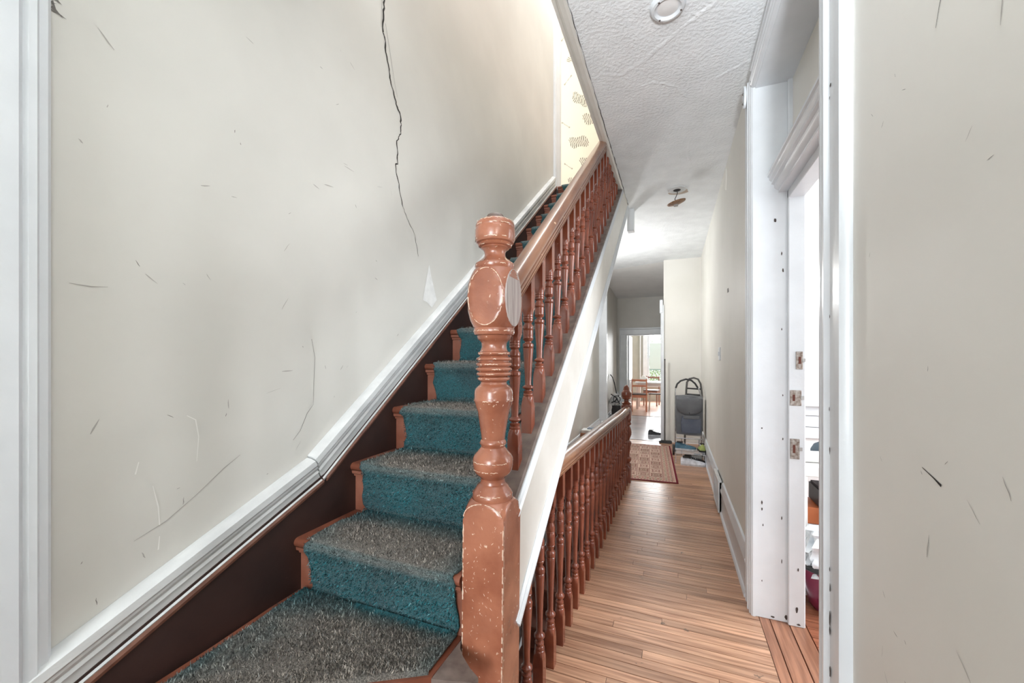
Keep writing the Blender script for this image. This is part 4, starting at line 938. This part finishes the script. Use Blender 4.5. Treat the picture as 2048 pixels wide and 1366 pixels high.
MB().ico((0, .012, 1.365), .014, 1).build('end_cap', M_black, br)

# ---------------------------------------------------------------- landing clutter and stroller
bx_ = thing('storage_box', 'small brown box with white papers standing on the landing by the left wall', 'box', (-1.16, 5.86, 0))
MB().box(-.10, .10, -.12, .12, 0, .30, .006).build('carton', mat('brown_carton', (150, 104, 78), 0.8), bx_)
MB().box(-.09, .05, -.10, .08, .30, .345, .004).build('papers', M_plaster, bx_)
MB().box(-.02, .09, -.02, .1, .30, .36, .006).build('cloth', mat('grey_cloth', (120, 128, 140), 0.9), bx_)
sv = thing('folded_stroller', 'folded white and black stroller with a bent handle by the passage wall', 'stroller', (-1.16, 8.75, 0.0), R(8))
MB().tube([(.03, 0, .60), (-.02, .02, .86), (-.06, .02, .98), (-.10, .0, 1.03)], .011, 8).build('handle', M_black, sv, 60)
MB().tube([(-.10, .02, .05), (-.02, .02, .40), (.05, 0, .66), (.09, -.03, .50), (.13, -.02, .05)], .013, 8).build('frame', M_white, sv, 60)
soft_box(.075, .06, -.12, .12, .05, 5, .035).move(Matrix.Translation((-.01, -.03, .50)) @ Matrix.Rotation(R(28), 4, 'Y') @ Matrix.Rotation(R(15), 4, 'X')).build('seat', mat('white_stroller_fabric', (224, 224, 222), 0.8), sv, 60)
soft_box(.085, .07, .18, .38, .05, 5, .02).move(Matrix.Translation((.02, -.05, 0))).build('basket', mat('black_mesh', (52, 50, 50), 0.8), sv, 60)
MB().tube([(.03+.07*math.cos(2*PI*k/20), -.13, .52+.07*math.sin(2*PI*k/20)) for k in range(20)], .008, 6, True).build('canopy_hoop', M_black, sv, 60)
for pts in (((-.09, -.09, .62), (.02, -.12, .55), (.09, -.10, .42)), ((-.08, -.09, .44), (.0, -.12, .48), (.08, -.10, .60))):
    MB().tube(pts, .011, 6).build('strap', M_black, sv, 60)
MB().tube([(-.11, -.05, .10), (-.03, -.08, .34), (.06, -.08, .62)], .010, 8).build('frame', M_chrome, sv, 60)
for cx_, cy_ in ((-.10, .06), (.13, .06), (.02, -.10)):
    mb = MB(); wheel(mb, (cx_, cy_, .065), .065, .03); mb.build('wheel', M_black, sv, 40)

# ---------------------------------------------------------------- kitchen
def chair(label, loc, rz, m, mseat):
    t = thing('dining_chair', label, 'chair', loc, rz, 'wooden kitchen chairs')
    MB().box(-.20, .20, -.20, .20, .43, .455, .006).build('seat', mseat, t)
    for sx_ in (-1, 1):
        MB().box(sx_*.18-.017, sx_*.18+.017, -.20, -.166, 0, .85, .004).build('leg', m, t)
        MB().box(sx_*.18-.017, sx_*.18+.017, .166, .20, 0, .43, .004).build('leg', m, t)
        MB().box(sx_*.18-.010, sx_*.18+.010, -.17, .17, .37, .43, .003).build('rail', m, t)
    for zz, h in ((.78, .055), (.64, .05), (.36, .07)): MB().box(-.17, .17, -.195, -.175, zz, zz+h, .004).build('back_slat', m, t)
    MB().box(-.17, .17, .175, .192, .37, .43, .003).build('rail', m, t)
    return t
chair('orange wooden chair facing away at the near side of the white kitchen table', (-0.84, 10.95, 0), R(5), mat('orange_chair_wood', (204, 138, 108), 0.45, (188, 118, 90), 6), mat('dark_seat', (70, 58, 54), 0.6))
chair('greyish wooden chair on the window side of the white kitchen table', (-0.60, 12.35, 0), R(172), mat('grey_brown_chair_wood', (150, 112, 98), 0.5, (132, 96, 84), 6), mat('dark_seat', (70, 58, 54), 0.6))
tb_ = thing('kitchen_table', 'white kitchen table seen through the far doorway', 'table', (-0.48, 11.65, 0))
MB().box(-.50, .50, -.36, .36, .70, .735, .005).build('tabletop', M_white, tb_)
for sx_ in (-1, 1):
    for sy in (-1, 1): MB().box(sx_*.44-.03, sx_*.44+.03, sy*.30-.03, sy*.30+.03, 0, .70, .004).build('leg', mat('pinkish_white_leg', (216, 204, 200), 0.5), tb_)
for sy in (-1, 1): MB().box(-.43, .43, sy*.30-.01, sy*.30+.01, .62, .70).build('apron', mat('pinkish_white_leg', (216, 204, 200), 0.5), tb_)
sl_ = thing('kitchen_stool', 'low pale stool with a dark seat under the kitchen table edge', 'stool', (-0.44, 11.12, 0))
MB().box(-.17, .17, -.13, .13, .43, .455, .006).build('seat', mat('dark_seat', (70, 58, 54), 0.6), sl_)
for sx_ in (-1, 1):
    for sy in (-1, 1): MB().tube([(sx_*.16, sy*.12, 0), (sx_*.14, sy*.10, .43)], .014, 8).build('leg', mat('pale_stool_wood', (206, 196, 186), 0.5), sl_, 60)
cu = thing('paper_bag', 'crumpled white bag on the kitchen table beside the orange chair', 'bag', (-0.76, 11.5, .735))
soft_box(.09, .07, 0, .13, .05, 6, .02).build('bag_body', M_plaster, cu, 60)
soft_box(.04, .03, .12, .17, .05, 3, .012).build('twisted_top', M_plaster, cu, 60)
dk = struct('door_1', MB().box(-1.045, -1.01, 10.16, 10.86, .01, 1.93, .003), M_white, 'white kitchen door standing open')
for za, zb in ((.15, .85), (1.0, 1.8)): MB().box(-1.012, -1.004, 10.26, 10.76, za, zb, .003).build('door_panel', M_white, dk)
for zz in (1.75, .95, .25): MB().tube([(-1.05, 10.155, zz-.045), (-1.05, 10.155, zz+.045)], .008, 8).build('hinge', M_metal, dk)
wn = struct('window_1', MB().box(-.92, -.79, 13.57, 13.61, .42, 2.46).box(.27, .40, 13.57, 13.61, .42, 2.46).box(-.92, .40, 13.57, 13.61, 2.34, 2.47).box(-.96, .44, 13.50, 13.62, .46, .52), M_white, 'white kitchen window with foliage outside')
for za, zb, yy in ((.52, 1.40, 13.62), (1.38, 2.34, 13.65)):
    sash = MB()
    for a in ((-.79, -.73, za, zb), (.21, .27, za, zb), (-.73, .21, za, za+.06), (-.73, .21, zb-.05, zb)): sash.box(a[0], a[1], yy, yy+.03, a[2], a[3])
    s_ = sash.build('sash', M_white, wn); MB().box(-.73, .21, yy+.012, yy+.016, za+.06, zb-.05).build('pane', M_glass, s_)
bl = MB()
bl.box(-.72, .20, 13.60, 13.606, 1.02, 1.86)
blo = bl.build('blind', mat('pale_teal_blind', (204, 220, 218), 0.8), wn, label='pale teal roller blind drawn halfway')
MB().tube([(-.73, 13.595, 2.28), (.21, 13.595, 2.28)], .02, 8).build('roller', M_white, blo, 60)
MB().box(-.72, .20, 13.596, 13.61, .99, 1.03, .003).build('bottom_bar', mat('teal_grey_bar', (150, 180, 176), 0.6), blo)
MB().box(-1.015, -.985, 13.5, 13.6, 0, 2.86).build('pipe_box', M_white, bpy.data.objects['wall_kitchen_back'])
# tree outside the kitchen window
tre = thing('garden_tree', 'leafy green tree outside the kitchen window', 'tree', (-0.4, 16.2, -3.0))
MB().tube([(0, 0, 0), (.1, .1, 1.6), (-.1, .1, 2.8), (.3, .2, 3.9)], [.16, .12, .08, .03], 8).build('trunk', mat('grey_bark', (92, 82, 74), 0.9), tre, 60)
for a, b in (((-.1, .1, 2.8), (-1.1, -.3, 4.3)), ((.1, .1, 2.6), (1.0, -.4, 4.2)), ((.0, .1, 3.2), (.7, -.6, 3.9)), ((-.05, .1, 3.0), (.5, -.5, 4.6))):
    MB().tube([a, tuple((Vector(a)+Vector(b))/2+Vector((0, 0, .1))), b], [.05, .035, .012], 6).build('branch', MATS['grey_bark'], tre, 60)
lm = MB()
for _ in range(5200):
    c = Vector((random.gauss(0, .95), random.gauss(-.2, .5), random.gauss(3.75, .55)))
    u = Vector((random.gauss(0, 1), random.gauss(0, 1), random.gauss(0, 1))).normalized(); q = u.orthogonal().normalized()*.022; u = u*.05
    lm.add([c-u, c+q, c+u, c-q], [(0, 1, 2, 3)])
lm.build('foliage', mat('leaf_green', (96, 124, 62), 0.7, (140, 160, 92), 8), tre, kind='stuff')

# ---------------------------------------------------------------- bedroom behind the right doorway
M_desk = mat('white_desk_laminate', (228, 226, 224), 0.4)
ds = thing('desk', 'white desk with a thick edge just inside the bedroom doorway', 'desk', (1.15, 3.10, 0))
MB().box(-.46, .70, -.28, .32, .70, .76, .004).build('desktop', M_desk, ds)
for a in ((-.44, -.26), (-.44, .30), (.68, -.26), (.68, .30)): MB().box(a[0]-.02, a[0]+.02, a[1]-.02, a[1]+.02, 0, .70, .003).build('leg', M_desk, ds)
MB().tube([(-.44, -.1, .06), (.30, .25, .66)], .012, 8).build('brace', M_white, ds, 60)
ro = thing('paper_roll', 'white rolled paper lying on the bedroom desk', 'paper roll', (0.86, 2.95, .76))
MB().tube([(-.16, -.02, .035), (.16, .02, .035)], .035, 16).build('roll', M_plaster, ro, 50)
MB().turned([(0, .02, None), (.004, .02, None)], 12).move(Matrix.Translation((-.161, -.02, .035)) @ Matrix.Rotation(R(90), 4, 'Y')).build('roll_core', M_scuff, ro)
ca = thing('baseball_cap', 'dark blue-grey cap on the bedroom desk behind the paper roll', 'cap', (0.92, 3.15, .76))
MB().turned([(0, .09, None), (.04, .088, None), (.075, .07, None), (.095, .035, None), (.10, .001, None)], 20).build('crown', mat('slate_cloth', (72, 84, 96), 0.8), ca, 60)
MB().prism([(.12*math.cos(R(a)), .06+.11*math.sin(R(a))-.12) for a in range(180, 361, 20)], 2, .0, .008).build('brim', MATS['slate_cloth'], ca)
to = thing('storage_tote', 'translucent plastic tote with a black handle under the bedroom desk', 'tote', (0.93, 3.05, 0))
MB().box(-.22, .28, -.16, .2, .0, .36, .02).build('tub', mat('cloudy_plastic', (206, 212, 218), 0.3), to)
MB().box(-.235, .295, -.175, .215, .36, .39, .008).build('lid', mat('cloudy_plastic', (206, 212, 218), 0.3), to)
MB().box(-.20, -.06, -.20, -.17, .31, .36, .006).build('handle', M_black, to)
dv = thing('device_box', 'black electronics box resting on the tote lid under the desk', 'box', (0.93, 3.02, .39))
MB().box(-.20, .2, -.1, .12, 0, .10, .006).build('case', mat('orange_case', (196, 110, 66), 0.5), dv)
MB().box(-.12, .1, -.115, .1, .10, .22, .01).build('lid', M_black, dv)
MB().box(-.08, .0, -.135, -.114, .04, .15, .004).build('latch', M_black, dv)
la = thing('laundry_basket', 'dark magenta laundry basket with a black rim inside the bedroom doorway', 'basket', (0.90, 2.70, 0))
def oval_ring(z, ax, ay, n=28): return [(ax*math.cos(2*PI*k/n), ay*math.sin(2*PI*k/n), z) for k in range(n)]
bb = MB(); n = 28; prof = [(0.0, .17, .10), (.03, .195, .115), (.12, .215, .128), (.24, .235, .14), (.24, .225, .13), (.04, .185, .105)]
bb.add([p for z, ax, ay in prof for p in oval_ring(z, ax, ay)], [(i*n+k, i*n+(k+1) % n, (i+1)*n+(k+1) % n, (i+1)*n+k) for i in range(5) for k in range(n)]+[tuple(range(n-1, -1, -1)), tuple(5*n+k for k in range(n))])
bb.build('tub', mat('magenta_plastic', (128, 42, 72), 0.35), la, 40)
MB().tube(oval_ring(.245, .237, .142), .016, 8, True).build('rim', M_black, la, 60)
pb = thing('plastic_bag', 'white plastic bag stuffed into the magenta basket', 'bag', (0.88, 2.70, .20))
soft_box(.17, .085, 0, .24, .05, 10, .05).build('bag_body', mat('white_film', (232, 236, 240), 0.3, (212, 218, 224), 14, 4, 0.6, 16), pb, 60)
for k in range(2): MB().tube([(-.12+.09*k, -.05, .20), (-.13+.09*k, -.09, .27), (-.08+.09*k, -.085, .28), (-.06+.09*k, -.05, .21)], .008, 6).build('bag_handle', MATS['white_film'], pb, 60)
struct('trim_17', MB().box(0.62, 3.34, 4.10, 4.2, .98, 1.02, .006).box(0.62, 3.34, 4.15, 4.2, .90, .98).box(0.62, 3.34, 4.165, 4.2, .80, .895).box(0.62, 3.34, 4.17, 4.2, .70, .795), M_white, 'white moulded ledge and boards on the bedroom wall')
wn = struct('window_2', MB().box(3.33, 3.37, 1.2, 1.32, .85, 3.0).box(3.33, 3.37, 2.98, 3.1, .85, 3.0).box(3.30, 3.40, 1.15, 3.15, .90, .96).box(3.36, 3.40, 1.3, 3.0, 1.9, 1.95), M_white, 'bedroom window')
struct('window_3', MB().box(-1.2, -1.1, -4.62, -4.58, .6, 2.9).box(.40, .41, -4.62, -4.58, .6, 2.9).box(-1.2, .41, -4.66, -4.56, .66, .71).box(-1.12, .42, -4.66, -4.62, 1.72, 1.77), M_white, 'front window behind the camera')
